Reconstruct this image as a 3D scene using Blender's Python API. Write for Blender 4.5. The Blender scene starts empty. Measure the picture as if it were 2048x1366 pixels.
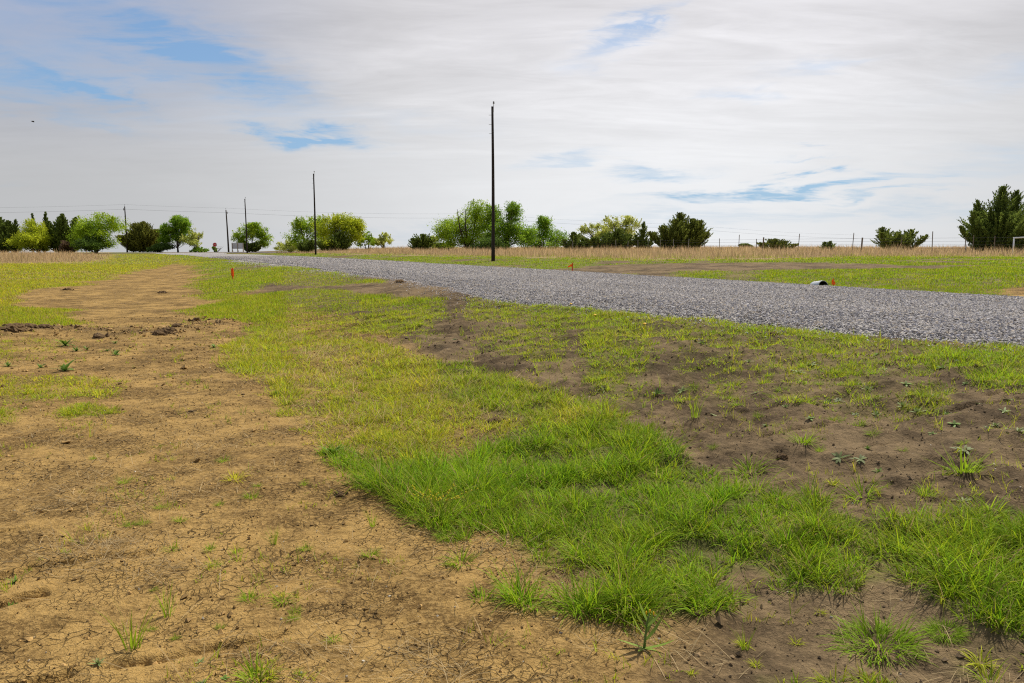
import bpy, math, random
import numpy as np
from mathutils import Vector, Matrix

R = np.random.default_rng(11)
random.seed(5)
C = bpy.context.scene.collection
F_PX, EYE, PITCH = 1592.9, 1.6, math.atan(193 / 1592.9)
CP, SP = math.cos(PITCH), math.sin(PITCH)
CT, ST = 0.892, 0.452           # the road runs along (-ST, CT); L = metres to the right of it, T = metres along it


# ------------------------------------------------------------------ noise
def _hash(ix, iy, seed):
    h = (ix.astype(np.int64) * 374761393 + iy.astype(np.int64) * 668265263 + seed * 1442695041) & 0x7FFFFFFF
    h = ((h ^ (h >> 13)) * 1274126177) & 0x7FFFFFFF
    return (h ^ (h >> 16)) & 0xFFFF


def noise(x, y, seed=0):
    x = np.asarray(x, float); y = np.asarray(y, float)
    ix = np.floor(x); iy = np.floor(y); fx = x - ix; fy = y - iy
    ux = fx * fx * fx * (fx * (fx * 6 - 15) + 10); uy = fy * fy * fy * (fy * (fy * 6 - 15) + 10)

    def g(dx, dy):
        a = _hash(ix + dx, iy + dy, seed) * (2 * math.pi / 65536)
        return np.cos(a) * (fx - dx) + np.sin(a) * (fy - dy)
    a = g(0, 0); b = g(1, 0); c = g(0, 1); d = g(1, 1)
    return 1.5 * ((a + (b - a) * ux) * (1 - uy) + (c + (d - c) * ux) * uy)


def fbm(x, y, seed=0, octv=3):
    s, a = 0.0, 1.0
    for k in range(octv):
        s = s + a * noise(x * 2 ** k, y * 2 ** k, seed + k * 17); a *= 0.5
    return s / 1.75


def sstep(a, b, x):
    t = np.clip((x - a) / (b - a), 0, 1)
    return t * t * (3 - 2 * t)


# ------------------------------------------------------------------ terrain
PL = np.array([-400, -80, -30, -12, -6, -3, -1.0, 2.6, 4.0, 6.0, 7.6, 8.6, 17.0, 18.2, 19.6, 22.5, 27, 38, 60, 95, 150, 400])
PZ = np.array([.4, .45, .42, .30, .16, .05, .0, .0, .12, .32, .46, .50, .50, .34, .30, .48, .64, .76, .86, .9, .7, .4])


def LT(x, y):
    return CT * x + ST * y, -ST * x + CT * y


def near_edge(T):
    return 8.75 - 1.25 * np.exp(-((T - 14.5) / 5.0) ** 2) + 0.28 * noise(T * 0.35, T * 0 + 3.1, 5) + 0.2 * noise(T * 1.1, T * 0 + 9.1, 6) + .1 * noise(T * 3.3, T * 0 + 2.2, 7) + .35 * sstep(9, 5, T) \
        - .5 * sstep(138, 158, T)


def far_edge(T):
    return 16.8 + 0.15 * noise(T * 0.3, T * 0 + 7.7, 8) + 3.0 * sstep(135, 158, T)


def hbase(x, y):
    L, T = LT(x, y)
    z = np.interp(L, PL, PZ)
    z = z - 0.0022 * np.clip(T - 55, 0, 70)
    flat = np.interp(L, [-400, 30, 46, 95, 400], [.10, .10, .72, .82, .5])
    k = sstep(95, 150, T)
    z = z * (1 - k) + flat * k
    d = np.hypot(x, y)
    return z - 0.02 * np.clip(d - 182, 0, None) ** 2 / (np.clip(d - 182, 0, None) + 30)


def W(px, py, zoff=0.0):
    """photo pixel -> the point where its line of sight meets the terrain"""
    u, v = (px - 1024) / F_PX, (683 - py) / F_PX
    d = np.array([u, CP + v * SP, -SP + v * CP])
    s = np.geomspace(1.2, 600, 3000)
    x, y, z = d[0] * s, d[1] * s, EYE + d[2] * s
    below = np.nonzero(z < hbase(x, y) + zoff)[0]
    i = below[0] if len(below) else len(s) - 1
    if i > 0:
        a, b = s[i - 1], s[i]
        for _ in range(20):
            m = .5 * (a + b)
            if EYE + d[2] * m < float(hbase(d[0] * m, d[1] * m)) + zoff: b = m
            else: a = m
        return d[0] * b, d[1] * b
    return x[i], y[i]


def at_depth(px, Y):
    """plan position on the bearing of a photo column at camera depth Y"""
    return (px - 1024) / F_PX * Y * (1.0), Y


def poly(*pts):
    return np.array([W(a, b) for a, b in pts])


def sdf(P, x, y, margin=1.0):
    """signed distance, positive inside, -9 far outside"""
    out = np.full(x.shape, -9.0)
    lo, hi = P.min(0) - margin, P.max(0) + margin
    m = (x > lo[0]) & (x < hi[0]) & (y > lo[1]) & (y < hi[1])
    if not m.any(): return out
    X, Y = x[m], y[m]
    dd = np.full(X.shape, 1e9); ins = np.zeros(X.shape, bool)
    n = len(P)
    for i in range(n):
        a, b = P[i], P[(i + 1) % n]
        ex, ey = b - a
        t = np.clip(((X - a[0]) * ex + (Y - a[1]) * ey) / (ex * ex + ey * ey + 1e-12), 0, 1)
        dd = np.minimum(dd, (X - a[0] - t * ex) ** 2 + (Y - a[1] - t * ey) ** 2)
        if abs(ey) > 1e-9:
            c = ((a[1] > Y) != (b[1] > Y)) & (X < ex * (Y - a[1]) / ey + a[0])
            ins ^= c
    d = np.sqrt(dd)
    out[m] = np.where(ins, d, -d)
    return out


def polyline(P, x, y, margin=0.6):
    """distance to an open polyline, signed side (+ on the left), parameter 0..1"""
    D = np.full(x.shape, 9.0); S = np.ones(x.shape); Q = np.zeros(x.shape)
    lo, hi = P.min(0) - margin, P.max(0) + margin
    m = (x > lo[0]) & (x < hi[0]) & (y > lo[1]) & (y < hi[1])
    if not m.any(): return D, S, Q
    X, Y = x[m], y[m]; d = np.full(X.shape, 81.0); s = np.ones(X.shape); q = np.zeros(X.shape)
    n = len(P) - 1
    for i in range(n):
        a, b = P[i], P[i + 1]; ex, ey = b - a
        t = np.clip(((X - a[0]) * ex + (Y - a[1]) * ey) / (ex * ex + ey * ey), 0, 1)
        k = (X - a[0] - t * ex) ** 2 + (Y - a[1] - t * ey) ** 2
        c = k < d
        d = np.where(c, k, d); s = np.where(c, np.sign(ex * (Y - a[1]) - ey * (X - a[0])), s); q = np.where(c, (i + t) / n, q)
    D[m] = np.sqrt(d); S[m] = s; Q[m] = q
    return D, S, Q


# grass patches: outline, density, blade height, yellowness, patchiness
GRASS = [
    (poly((640, 912), (700, 900), (770, 925), (900, 925), (985, 890), (1070, 862), (1200, 848), (1300, 865), (1370, 900), (1440, 960), (1520, 990), (1640, 1003),
          (1650, 1035), (1720, 1052), (1900, 1032), (2048, 1035), (2250, 1040), (2300, 1330), (2048, 1290), (1930, 1245), (1840, 1195), (1850, 1150),
          (1750, 1160), (1640, 1190), (1560, 1185), (1490, 1140), (1430, 1165), (1490, 1215), (1400, 1235), (1250, 1238), (1100, 1222), (985, 1214), (960, 1195),
          (1060, 1192), (1150, 1200), (1235, 1180), (1190, 1125), (1090, 1130), (1012, 1085), (1000, 1050), (920, 1078), (870, 1058), (800, 1030), (790, 1000), (715, 972)), 1.0, .18, .12, .12),
    (poly((455, 690), (470, 745), (555, 770), (580, 830), (640, 905), (720, 925), (800, 935), (960, 885), (1075, 862), (1190, 850), (1150, 795), (1050, 765),
          (940, 740), (850, 722), (760, 690), (690, 668), (600, 662), (520, 668)), 1.0, .115, .58, .30),
    (poly((810, 745), (900, 728), (1000, 755), (1150, 795), (1250, 830), (1190, 852), (1080, 862), (960, 830), (860, 790)), .97, .135, .28, .22),
    (poly((365, 625), (450, 597), (620, 578), (780, 592), (810, 612), (700, 630), (560, 648), (400, 640)), .97, .11, .34, .30),
    (poly((500, 655), (640, 640), (820, 622), (870, 645), (800, 672), (640, 668), (520, 674)), .92, .10, .45, .36),
    (poly((300, 509), (480, 513), (560, 527), (700, 547), (770, 566), (640, 575), (540, 566), (440, 602), (385, 590), (400, 545), (380, 520)), .92, .10, .34, .38),
    (poly((-200, 532), (0, 528), (210, 524), (255, 508), (330, 508), (360, 524), (280, 540), (150, 572), (40, 580), (30, 605), (70, 618), (0, 628), (-200, 630)), .85, .12, .62, .28),
    (poly((-200, 610), (0, 608), (60, 612), (140, 620), (130, 640), (185, 645), (100, 656), (0, 660), (-200, 660)), .85, .10, .45, .25),
    (poly((-100, 752), (0, 750), (90, 755), (215, 760), (232, 780), (190, 800), (100, 803), (0, 805), (-100, 800)), .7, .08, .6, .35),
    (poly((105, 830), (150, 813), (218, 818), (215, 834), (130, 842)), .9, .08, .5, .2),
    (poly((-60, 815), (15, 812), (20, 830), (15, 848), (-60, 850)), .9, .08, .5, .2),
    (poly((-100, 690), (0, 682), (60, 676), (115, 680), (100, 700), (0, 718), (-100, 716)), .5, .08, .55, .5),
    (poly((780, 598), (1040, 600), (1250, 612), (1500, 642), (1700, 674), (1900, 692), (1900, 722), (1640, 716), (1400, 690), (1200, 662), (1000, 650), (830, 640)), 1.0, .10, .34, .45),
    (poly((800, 650), (1200, 664), (1600, 700), (1900, 730), (1750, 770), (1300, 745), (1000, 712), (860, 692)), 1.0, .09, .36, .57),
    (poly((1100, 735), (1500, 740), (1900, 770), (1900, 830), (1500, 820), (1230, 815)), .95, .085, .33, .63),
    (poly((1870, 720), (1960, 694), (2048, 690), (2200, 705), (2200, 810), (2048, 788), (1960, 768), (1900, 745)), .95, .13, .25, .2),
    (poly((1540, 700), (1660, 690), (1800, 705), (1880, 715), (1850, 730), (1700, 725)), .7, .11, .3, .4),
    (poly((1860, 1290), (1960, 1262), (2048, 1300), (2100, 1370), (1990, 1380), (1870, 1340)), .5, .12, .3, .6),
    (poly((1500, 1362), (1700, 1345), (1850, 1352), (1850, 1400), (1500, 1400)), .5, .10, .4, .6),
    (poly((200, 1365), (420, 1345), (560, 1330), (560, 1400), (200, 1400)), .25, .09, .4, .75),
    (poly((380, 1360), (470, 1330), (560, 1335), (590, 1390), (380, 1390)), .5, .10, .4, .5),
]
P_DARKSTRIP = poly((1150, 533), (1300, 527), (1640, 525), (1880, 532), (1890, 538), (1500, 541), (1250, 547), (1120, 546))
P_RBARE = poly((1960, 577), (2048, 572), (2150, 575), (2150, 600), (2040, 594))
P_TANPATCH = poly((40, 580), (150, 572), (270, 545), (330, 520), (380, 535), (395, 560), (360, 600), (200, 612), (120, 618), (30, 605))
P_DRY_R = np.vstack([poly((540, 506), (700, 509), (820, 511), (960, 514), (1080, 516), (1220, 521), (1540, 521), (1700, 515), (2048, 514), (2300, 512)),
                     np.array([[120, 60], [120, 150], [20, 175], [-30, 172], [-44, 160]])])
P_DRY_L = np.vstack([poly((-300, 534), (0, 529), (100, 527), (205, 524), (215, 512)), np.array([[-62, 128], [-150, 120], [-160, 60]])])
TANLINE = poly((1240, 1420), (1260, 1320), (1300, 1245), (1130, 1150), (980, 905), (880, 775), (770, 660), (600, 615), (430, 560), (400, 525))
P_TAN = np.vstack([TANLINE, np.array([[-60, 90], [-60, -5], [0, -5]])])
P_BERM = poly((-60, 674), (0, 668), (100, 662), (200, 664), (300, 668), (400, 655), (480, 640))
RUTS = [(poly((-40, 1168), (60, 1140), (150, 1122), (250, 1112), (330, 1096)), .055), (poly((-40, 1215), (40, 1192), (110, 1180)), .08),
        (poly((190, 1335), (330, 1312), (420, 1292), (500, 1275), (600, 1252)), .05), (poly((-40, 1385), (80, 1355), (180, 1338)), .06),
        (poly((-40, 1075), (20, 1062), (90, 1048)), .035), (poly((1500, 880), (1640, 855), (1800, 845)), .05), (poly((1830, 842), (1960, 815), (2060, 800)), .07),
        (poly((1400, 835), (1500, 828), (1590, 812)), .045), (poly((1690, 905), (1740, 893), (1830, 885)), .04), (poly((1960, 795), (2010, 788), (2080, 780)), .05),
        (poly((1300, 870), (1380, 860), (1440, 868)), .04), (poly((1560, 812), (1650, 785), (1760, 770)), .03)]


def warp(x, y):
    r = np.hypot(x, y); a = np.clip(r * 0.03, .10, 1.2); f = np.clip(6.0 / r, .35, 2.2)
    return x + a * fbm(x * f, y * f, 31, 3), y + a * fbm(x * f, y * f, 57, 3)


def bare_soil(x, y):
    xw, yw = warp(x, y)
    return np.maximum(sstep(-.5, .5, sdf(P_DARKSTRIP, xw, yw)), sstep(-.4, .4, sdf(P_RBARE, xw, yw)))


def grass_at(x, y):
    """density, blade height, yellowness at plan points"""
    xw, yw = warp(x, y)
    r = np.hypot(x, y)
    dens = np.full(x.shape, .0); hg = np.full(x.shape, .07); ye = np.full(x.shape, .45)
    f = np.clip(9.0 / r, .25, 2.6)
    pn = .5 + .62 * fbm(x * f, y * f, 91, 3)
    pn2 = .5 + .62 * fbm(x * f * 2.3, y * f * 2.3, 191, 3)
    w = np.clip(r * .012, .035, .6)
    for P, d, h, yl, pt in GRASS:
        s = sdf(P, xw, yw)
        m = np.where(s > -8, sstep(-w, w, s), 0)
        v = d * m * sstep(pt - .24, pt + .12, pn if pt < .45 else .35 * pn + .65 * pn2) * ((.82 if pt < .25 else .45 if pt < .45 else .3) + (.18 if pt < .25 else .55 if pt < .45 else .7) * sstep(-.32, .1, fbm(x * min(1.0, 1.0) * f * 1.9, y * f * 1.9, 95, 2)))
        c = v > dens
        dens = np.where(c, v, dens); hg = np.where(c, h, hg); ye = np.where(c, yl, ye)
    L, T = LT(x, y)
    far = sstep(17.1, 17.8, L) * sstep(150, 140, T)
    v = far * (.92 * sstep(.26, .52, pn) * (.45 + .55 * sstep(-.25, .15, fbm(x * 1.1, y * 1.1, 93, 2)))) * (1 - bare_soil(x, y))
    c = v > dens
    dens = np.where(c, v, dens); hg = np.where(c, .11, hg); ye = np.where(c, .24, ye)
    v = np.where((r > 60) & (L < 8), .75 * sstep(.25, .5, pn), 0) * (1 - sstep(-.5, .5, sdf(P_TANPATCH, xw, yw)))
    c = v > dens
    dens = np.where(c, v, dens); ye = np.where(c, .6, ye)
    road = (L > near_edge(T) + .22) & (L < far_edge(T) + .05)
    return np.where(road, 0, dens), hg, ye


def soil(x, y):
    """tan clay share, dry thatch share"""
    xw, yw = warp(x, y)
    s = sdf(P_TAN, xw, yw, 3.0)
    tan = np.where(s > -8, sstep(-.45, .45, s + .25 * fbm(x * 1.1, y * 1.1, 77)), 0)
    L, T = LT(x, y)
    tan = np.where((s < -8) & (L < 1), 1.0, tan)
    tan = np.maximum(tan, sstep(-.3, .3, sdf(P_RBARE, xw, yw)))
    D, _, _ = polyline(P_BERM, x, y, 2.5)
    tan = tan * (1 - .6 * np.exp(-(D / .55) ** 2) * sstep(.35, .7, .5 + .8 * fbm(x * 1.3, y * 2.5, 12)))
    dry = np.maximum(sstep(-1, 1, sdf(P_DRY_R, xw, yw)), sstep(-1, 1, sdf(P_DRY_L, xw, yw)))
    return tan, dry


def hdetail(x, y):
    r = np.hypot(x, y); L, T = LT(x, y)
    nr = 1 / (1 + (r / 28) ** 2)
    z = .035 * fbm(x * .5, y * .5, 3) + .014 * fbm(x * 2.4, y * 2.4, 4) * nr + .008 * fbm(x * 9, y * 9, 14, 3) * sstep(16, 6, r) + .0035 * fbm(x * 34, y * 34, 18, 2) * sstep(8, 4, r)
    slope = sstep(2.4, 3.6, L) * sstep(8.4, 7.2, L) * sstep(30, 14, T)
    bil = np.abs(noise(x * 1.25 + .5 * noise(x * 2, y * 2, 41), y * 1.7, 40)) ** .8
    z = z + slope * (.085 * (.45 - bil) + .036 * fbm(x * 3.2, y * 3.2, 43, 3) + .012 * np.abs(noise(x * 11, y * 11, 44)))
    D, _, Q = polyline(P_BERM, x, y, 2.5)
    z = z + np.exp(-(D / .5) ** 2) * (.05 + .085 * np.clip(fbm(x * 1.6, y * 1.6, 61, 3) + .2, 0, 1))
    for P, dep in RUTS:
        wx = x + .03 * noise(x * 4, y * 4, 71); wy = y + .03 * noise(x * 4, y * 4, 72) + .007 * noise(x * 17, y * 17, 73)
        D, S, Q = polyline(P, wx, wy, .6)
        fade = sstep(0, .12, Q) * sstep(1, .8, Q) * (D < .55) * (.85 + .25 * noise(x * 7, y * 7, 74))
        # far side (left of a line running rightwards) is a lip, near side the trench
        lip = np.where(S > 0, .34 * np.exp(-(D / .12) ** 2), -.22 * np.exp(-(D / .035) ** 2)) - .8 * np.exp(-(D / .016) ** 2)
        z = z + dep * .75 * fade * np.clip(lip, -1.7, 1)
    inroad = sstep(-.5, .1, L - near_edge(T)) * sstep(-.5, .1, far_edge(T) - L)
    return z * (1 - .9 * inroad) - .07 * inroad * (T < 160)


def H(x, y):
    x = np.asarray(x, float); y = np.asarray(y, float)
    return hbase(x, y) + hdetail(x, y)


def road_z(x, y):
    L, T = LT(x, y)
    a, b = near_edge(T), far_edge(T)
    q = np.clip((L - a) / (b - a), -.05, 1.05)
    return hbase(x, y) + .015 + .09 * np.sqrt(np.clip(4 * q * (1 - q), 0, 1)) - .25 * np.clip(-q, 0, 1) * (b - a) - .25 * np.clip(q - 1, 0, 1) * (b - a) \
        + .012 * fbm(x * 1.2, y * 1.2, 83) - .018 * np.exp(-((q - .36) / .06) ** 2) - .018 * np.exp(-((q - .62) / .06) ** 2)


# ------------------------------------------------------------------ mesh helpers
def mesh_np(name, V, Fc, cols=None, attrs=None, smooth=False):
    V = np.ascontiguousarray(V, np.float32); Fc = np.ascontiguousarray(Fc, np.int32)
    me = bpy.data.meshes.new(name)
    nf, k = Fc.shape
    me.vertices.add(len(V)); me.vertices.foreach_set('co', V.ravel())
    me.loops.add(nf * k); me.loops.foreach_set('vertex_index', Fc.ravel())
    me.polygons.add(nf); me.polygons.foreach_set('loop_start', np.arange(nf, dtype=np.int32) * k)
    me.polygons.foreach_set('use_smooth', np.full(nf, smooth, bool))
    me.update(calc_edges=True)
    if cols is not None:
        a = me.color_attributes.new('Col', 'FLOAT_COLOR', 'POINT')
        a.data.foreach_set('color', np.ascontiguousarray(np.hstack([cols, np.ones((len(V), 1))]), np.float32).ravel())
    for n, v in (attrs or {}).items():
        a = me.attributes.new(n, 'FLOAT', 'POINT'); a.data.foreach_set('value', np.ascontiguousarray(v, np.float32))
    return me


def link(name, me, mat=None, parent=None):
    o = bpy.data.objects.new(name, me); C.objects.link(o)
    if mat is not None and not me.materials: me.materials.append(mat)
    if parent is not None: o.parent = parent
    return o


def tag(o, label=None, cat=None, group=None, kind=None):
    for k, v in (('label', label), ('category', cat), ('group', group), ('kind', kind)):
        if v: o[k] = v
    return o


def empty(name, loc, label, cat, group=None, rz=0):
    o = bpy.data.objects.new(name, None); C.objects.link(o); o.location = loc; o.rotation_euler = (0, 0, rz)
    o.empty_display_size = .2
    return tag(o, label, cat, group)


class MB:
    """collects tubes, boxes and faces into one mesh (polygons of any size)"""
    def __init__(s): s.v = []; s.f = []
    def tube(s, pts, rad, n=8, cap=True):
        pts = [Vector(p) for p in pts]; rad = rad if hasattr(rad, '__len__') else [rad] * len(pts)
        b0 = len(s.v); prev = None
        for i, p in enumerate(pts):
            d = (pts[min(i + 1, len(pts) - 1)] - pts[max(i - 1, 0)]).normalized()
            if prev is None:
                a = d.orthogonal().normalized()
            else:
                a = (prev - d * prev.dot(d)).normalized()
            prev = a; c = d.cross(a)
            for k in range(n):
                t = 2 * math.pi * k / n
                s.v.append(tuple(p + (a * math.cos(t) + c * math.sin(t)) * rad[i]))
        for i in range(len(pts) - 1):
            for k in range(n):
                q = b0 + i * n
                s.f.append((q + k, q + (k + 1) % n, q + n + (k + 1) % n, q + n + k))
        if cap:
            s.f.append(tuple(b0 + k for k in reversed(range(n)))); e = b0 + (len(pts) - 1) * n
            s.f.append(tuple(e + k for k in range(n)))
        return s
    def box(s, c, d, rot=None):
        b = len(s.v)
        for i in (-1, 1):
            for j in (-1, 1):
                for k in (-1, 1):
                    p = Vector((i * d[0] / 2, j * d[1] / 2, k * d[2] / 2))
                    if rot is not None: p = rot @ p
                    s.v.append(tuple(Vector(c) + p))
        for q in ((0, 1, 3, 2), (4, 6, 7, 5), (0, 4, 5, 1), (2, 3, 7, 6), (0, 2, 6, 4), (1, 5, 7, 3)):
            s.f.append(tuple(b + t for t in q))
        return s
    def face(s, pts):
        b = len(s.v); s.v += [tuple(p) for p in pts]; s.f.append(tuple(range(b, b + len(pts)))); return s
    def build(s, name, mat, parent=None, smooth=False):
        me = bpy.data.meshes.new(name); me.from_pydata(s.v, [], s.f); me.update()
        if smooth: me.polygons.foreach_set('use_smooth', [True] * len(me.polygons))
        return link(name, me, mat, parent)


def blades(root, az, lean, length, width, bend, col, prof=(1, .92, .62), twist=None, tip=(1.25, 1.12, 1.0)):
    """flat tapering leaves; len(prof) segments, triangles only"""
    n = len(root); k = len(prof)
    hx, hy = np.cos(az), np.sin(az)
    tw = az + math.pi / 2 + (R.normal(0, .5, n) if twist is None else twist)
    wx, wy = np.cos(tw), np.sin(tw)
    p = root.astype(float).copy(); V = np.zeros((n, 2 * k + 1, 3)); Cc = np.zeros((n, 2 * k + 1, 3))
    for i in range(k):
        w = (width * prof[i] / 2)[:, None]
        off = np.stack([wx, wy, np.zeros(n)], 1) * w
        V[:, 2 * i] = p - off; V[:, 2 * i + 1] = p + off
        q = i / k
        Cc[:, 2 * i] = Cc[:, 2 * i + 1] = col * (1 + (np.array(tip) - 1) * q * q)
        ph = lean + bend * (i + .5) / k
        st = (length / k)[:, None]
        p = p + np.stack([np.sin(ph) * hx, np.sin(ph) * hy, np.cos(ph)], 1) * st
    V[:, 2 * k] = p; Cc[:, 2 * k] = col * np.array(tip)
    base = (np.arange(n) * (2 * k + 1))[:, None, None]
    tri = []
    for i in range(k - 1):
        a = 2 * i; tri += [(a, a + 1, a + 3), (a, a + 3, a + 2)]
    tri.append((2 * k - 2, 2 * k - 1, 2 * k))
    Fc = (np.array(tri)[None] + base).reshape(-1, 3)
    return V.reshape(-1, 3), Fc, Cc.reshape(-1, 3)


def join(parts):
    V, Fc, Cc, b = [], [], [], 0
    for v, f, c in parts:
        V.append(v); Fc.append(f + b); Cc.append(c); b += len(v)
    return np.vstack(V), np.vstack(Fc), np.vstack(Cc)


# ------------------------------------------------------------------ materials
class NT:
    def __init__(s, name, mat=True):
        if mat:
            s.m = bpy.data.materials.new(name); s.m.use_nodes = True; s.t = s.m.node_tree
        s.t.nodes.clear() if mat else None
    def n(s, typ, ins=None, **kw):
        nd = s.t.nodes.new(typ)
        for k, v in kw.items(): setattr(nd, k, v)
        for k, v in (ins or {}).items():
            sock = nd.inputs[k]
            if isinstance(v, bpy.types.NodeSocket): s.t.links.new(v, sock)
            else: sock.default_value = v
        return nd
    def math(s, op, a, b=0.0, c=0.0, clamp=False):
        return s.n('ShaderNodeMath', {0: a, 1: b, 2: c}, operation=op, use_clamp=clamp).outputs[0]
    def mix(s, f, a, b, blend='MIX'):
        nd = s.n('ShaderNodeMix', data_type='RGBA', blend_type=blend)
        for k, v in ((0, f), (6, a), (7, b)):
            if isinstance(v, bpy.types.NodeSocket): s.t.links.new(v, nd.inputs[k])
            else: nd.inputs[k].default_value = (*v, 1) if isinstance(v, tuple) and len(v) == 3 else v
        return nd.outputs[2]
    def ramp(s, f, lo, hi, a=0.0, b=1.0):
        return s.n('ShaderNodeMapRange', {0: f, 1: lo, 2: hi, 3: a, 4: b}, interpolation_type='SMOOTHSTEP').outputs[0]
    def noise(s, co, scale, detail=4, rough=.6, dist=0.0):
        return s.n('ShaderNodeTexNoise', {'Vector': co, 'Scale': scale, 'Detail': detail, 'Roughness': rough, 'Distortion': dist}).outputs[0]
    def attr(s, name): return s.n('ShaderNodeAttribute', attribute_name=name)
    def out(s, sh):
        o = s.n('ShaderNodeOutputMaterial'); s.t.links.new(sh, o.inputs[0]); return s.m


def leaf_material(name, transl=.35, rough=.55, spec=.25, gain=1.0):
    t = NT(name); col = t.attr('Col').outputs[0]
    if gain != 1: col = t.mix(1.0, col, (gain, gain, gain), 'MULTIPLY')
    p = t.n('ShaderNodeBsdfPrincipled', {'Base Color': col, 'Roughness': rough, 'Specular IOR Level': spec}).outputs[0]
    tr = t.n('ShaderNodeBsdfTranslucent', {'Color': col}).outputs[0]
    return t.out(t.n('ShaderNodeMixShader', {0: transl, 1: p, 2: tr}).outputs[0])


def plain(name, col, rough=.8, var=.25, scale=6.0, spec=.3, metallic=0.0, bump=.0, stretch=None):
    t = NT(name); co = t.n('ShaderNodeTexCoord').outputs['Object']
    if stretch: co = t.n('ShaderNodeMapping', {'Vector': co, 'Scale': stretch}).outputs[0]
    nz = t.noise(co, scale, 5, .65)
    c = t.mix(nz, tuple(v * (1 - var) for v in col), tuple(min(1, v * (1 + var)) for v in col))
    ins = {'Base Color': c, 'Roughness': rough, 'Specular IOR Level': spec, 'Metallic': metallic}
    if bump: ins['Normal'] = t.n('ShaderNodeBump', {'Strength': bump, 'Distance': .02, 'Height': nz}).outputs[0]
    return t.out(t.n('ShaderNodeBsdfPrincipled', ins).outputs[0])


def ground_material():
    t = NT('soil'); co = t.n('ShaderNodeTexCoord').outputs['Object']
    tan = t.attr('tan').outputs[2]; grs = t.attr('grass').outputs[2]; yel = t.attr('yellow').outputs[2]; dry = t.attr('dry').outputs[2]; far = t.attr('far').outputs[2]
    n1 = t.noise(co, .9, 5, .6); n2 = t.noise(co, 5.5, 5, .65); n3 = t.noise(co, 38, 3, .7); n4 = t.noise(co, 170, 2, .6)
    # pale dusted crust against damp clay
    a = t.math('ADD', t.math('MULTIPLY', n1, .55), t.math('MULTIPLY', n2, .45))
    tanc = t.mix(t.ramp(a, .42, .58), (.138, .083, .028), (.355, .225, .076))
    tanc = t.mix(t.ramp(n3, .42, .62), tanc, t.mix(.5, tanc, (.45, .295, .11)))
    drk = t.mix(t.ramp(a, .40, .60), (.076, .053, .030), (.205, .146, .080))
    drk = t.mix(t.math('MULTIPLY', t.ramp(n3, .52, .7), .5), drk, (.24, .165, .095))
    c = t.mix(tan, drk, tanc)
    # mineral grains
    v = t.n('ShaderNodeTexVoronoi', {'Vector': co, 'Scale': 95.0}, feature='F1')
    spk = t.math('MULTIPLY', t.ramp(v.outputs[0], .24, .12), t.ramp(n4, .5, .7))
    c = t.mix(t.math('MULTIPLY', spk, .7), c, (.42, .33, .20))
    # shrinkage cracks in the clay, the shade of their depth darkened into the colour
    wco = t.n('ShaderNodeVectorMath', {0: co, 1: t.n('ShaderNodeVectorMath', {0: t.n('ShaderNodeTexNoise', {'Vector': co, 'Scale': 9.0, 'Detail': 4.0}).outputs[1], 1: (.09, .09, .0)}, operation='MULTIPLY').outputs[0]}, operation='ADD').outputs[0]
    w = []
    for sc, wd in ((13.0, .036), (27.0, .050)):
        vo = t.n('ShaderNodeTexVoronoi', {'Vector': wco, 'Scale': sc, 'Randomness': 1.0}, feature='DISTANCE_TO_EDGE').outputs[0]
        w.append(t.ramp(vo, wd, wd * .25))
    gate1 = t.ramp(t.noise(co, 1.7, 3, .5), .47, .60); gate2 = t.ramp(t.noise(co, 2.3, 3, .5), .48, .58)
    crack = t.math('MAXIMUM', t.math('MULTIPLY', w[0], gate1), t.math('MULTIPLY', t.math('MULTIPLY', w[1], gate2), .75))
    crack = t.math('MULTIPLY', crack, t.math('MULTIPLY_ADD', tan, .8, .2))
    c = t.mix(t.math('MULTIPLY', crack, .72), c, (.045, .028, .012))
    # thatch and turf between the blades
    gcol = t.mix(yel, (.105, .185, .014), (.26, .25, .030))
    gcol = t.mix(t.ramp(n2, .4, .65), gcol, t.mix(.5, gcol, (.21, .17, .07)))
    gm = t.math('MULTIPLY', grs, t.math('MULTIPLY_ADD', far, .55, .32))
    c = t.mix(gm, c, gcol)
    c = t.mix(t.math('MULTIPLY', dry, .85), c, t.mix(n2, (.25, .18, .09), (.44, .32, .17)))
    hgt = t.math('ADD', t.math('MULTIPLY', n2, .5), t.math('ADD', t.math('MULTIPLY', n3, .40), t.math('MULTIPLY', n4, .16)))
    hgt = t.math('SUBTRACT', hgt, t.math('MULTIPLY', crack, .35))
    b = t.n('ShaderNodeBump', {'Strength': 1.0, 'Distance': .042, 'Height': hgt}).outputs[0]
    return t.out(t.n('ShaderNodeBsdfPrincipled', {'Base Color': c, 'Roughness': .95, 'Specular IOR Level': .1, 'Normal': b}).outputs[0])


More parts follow.
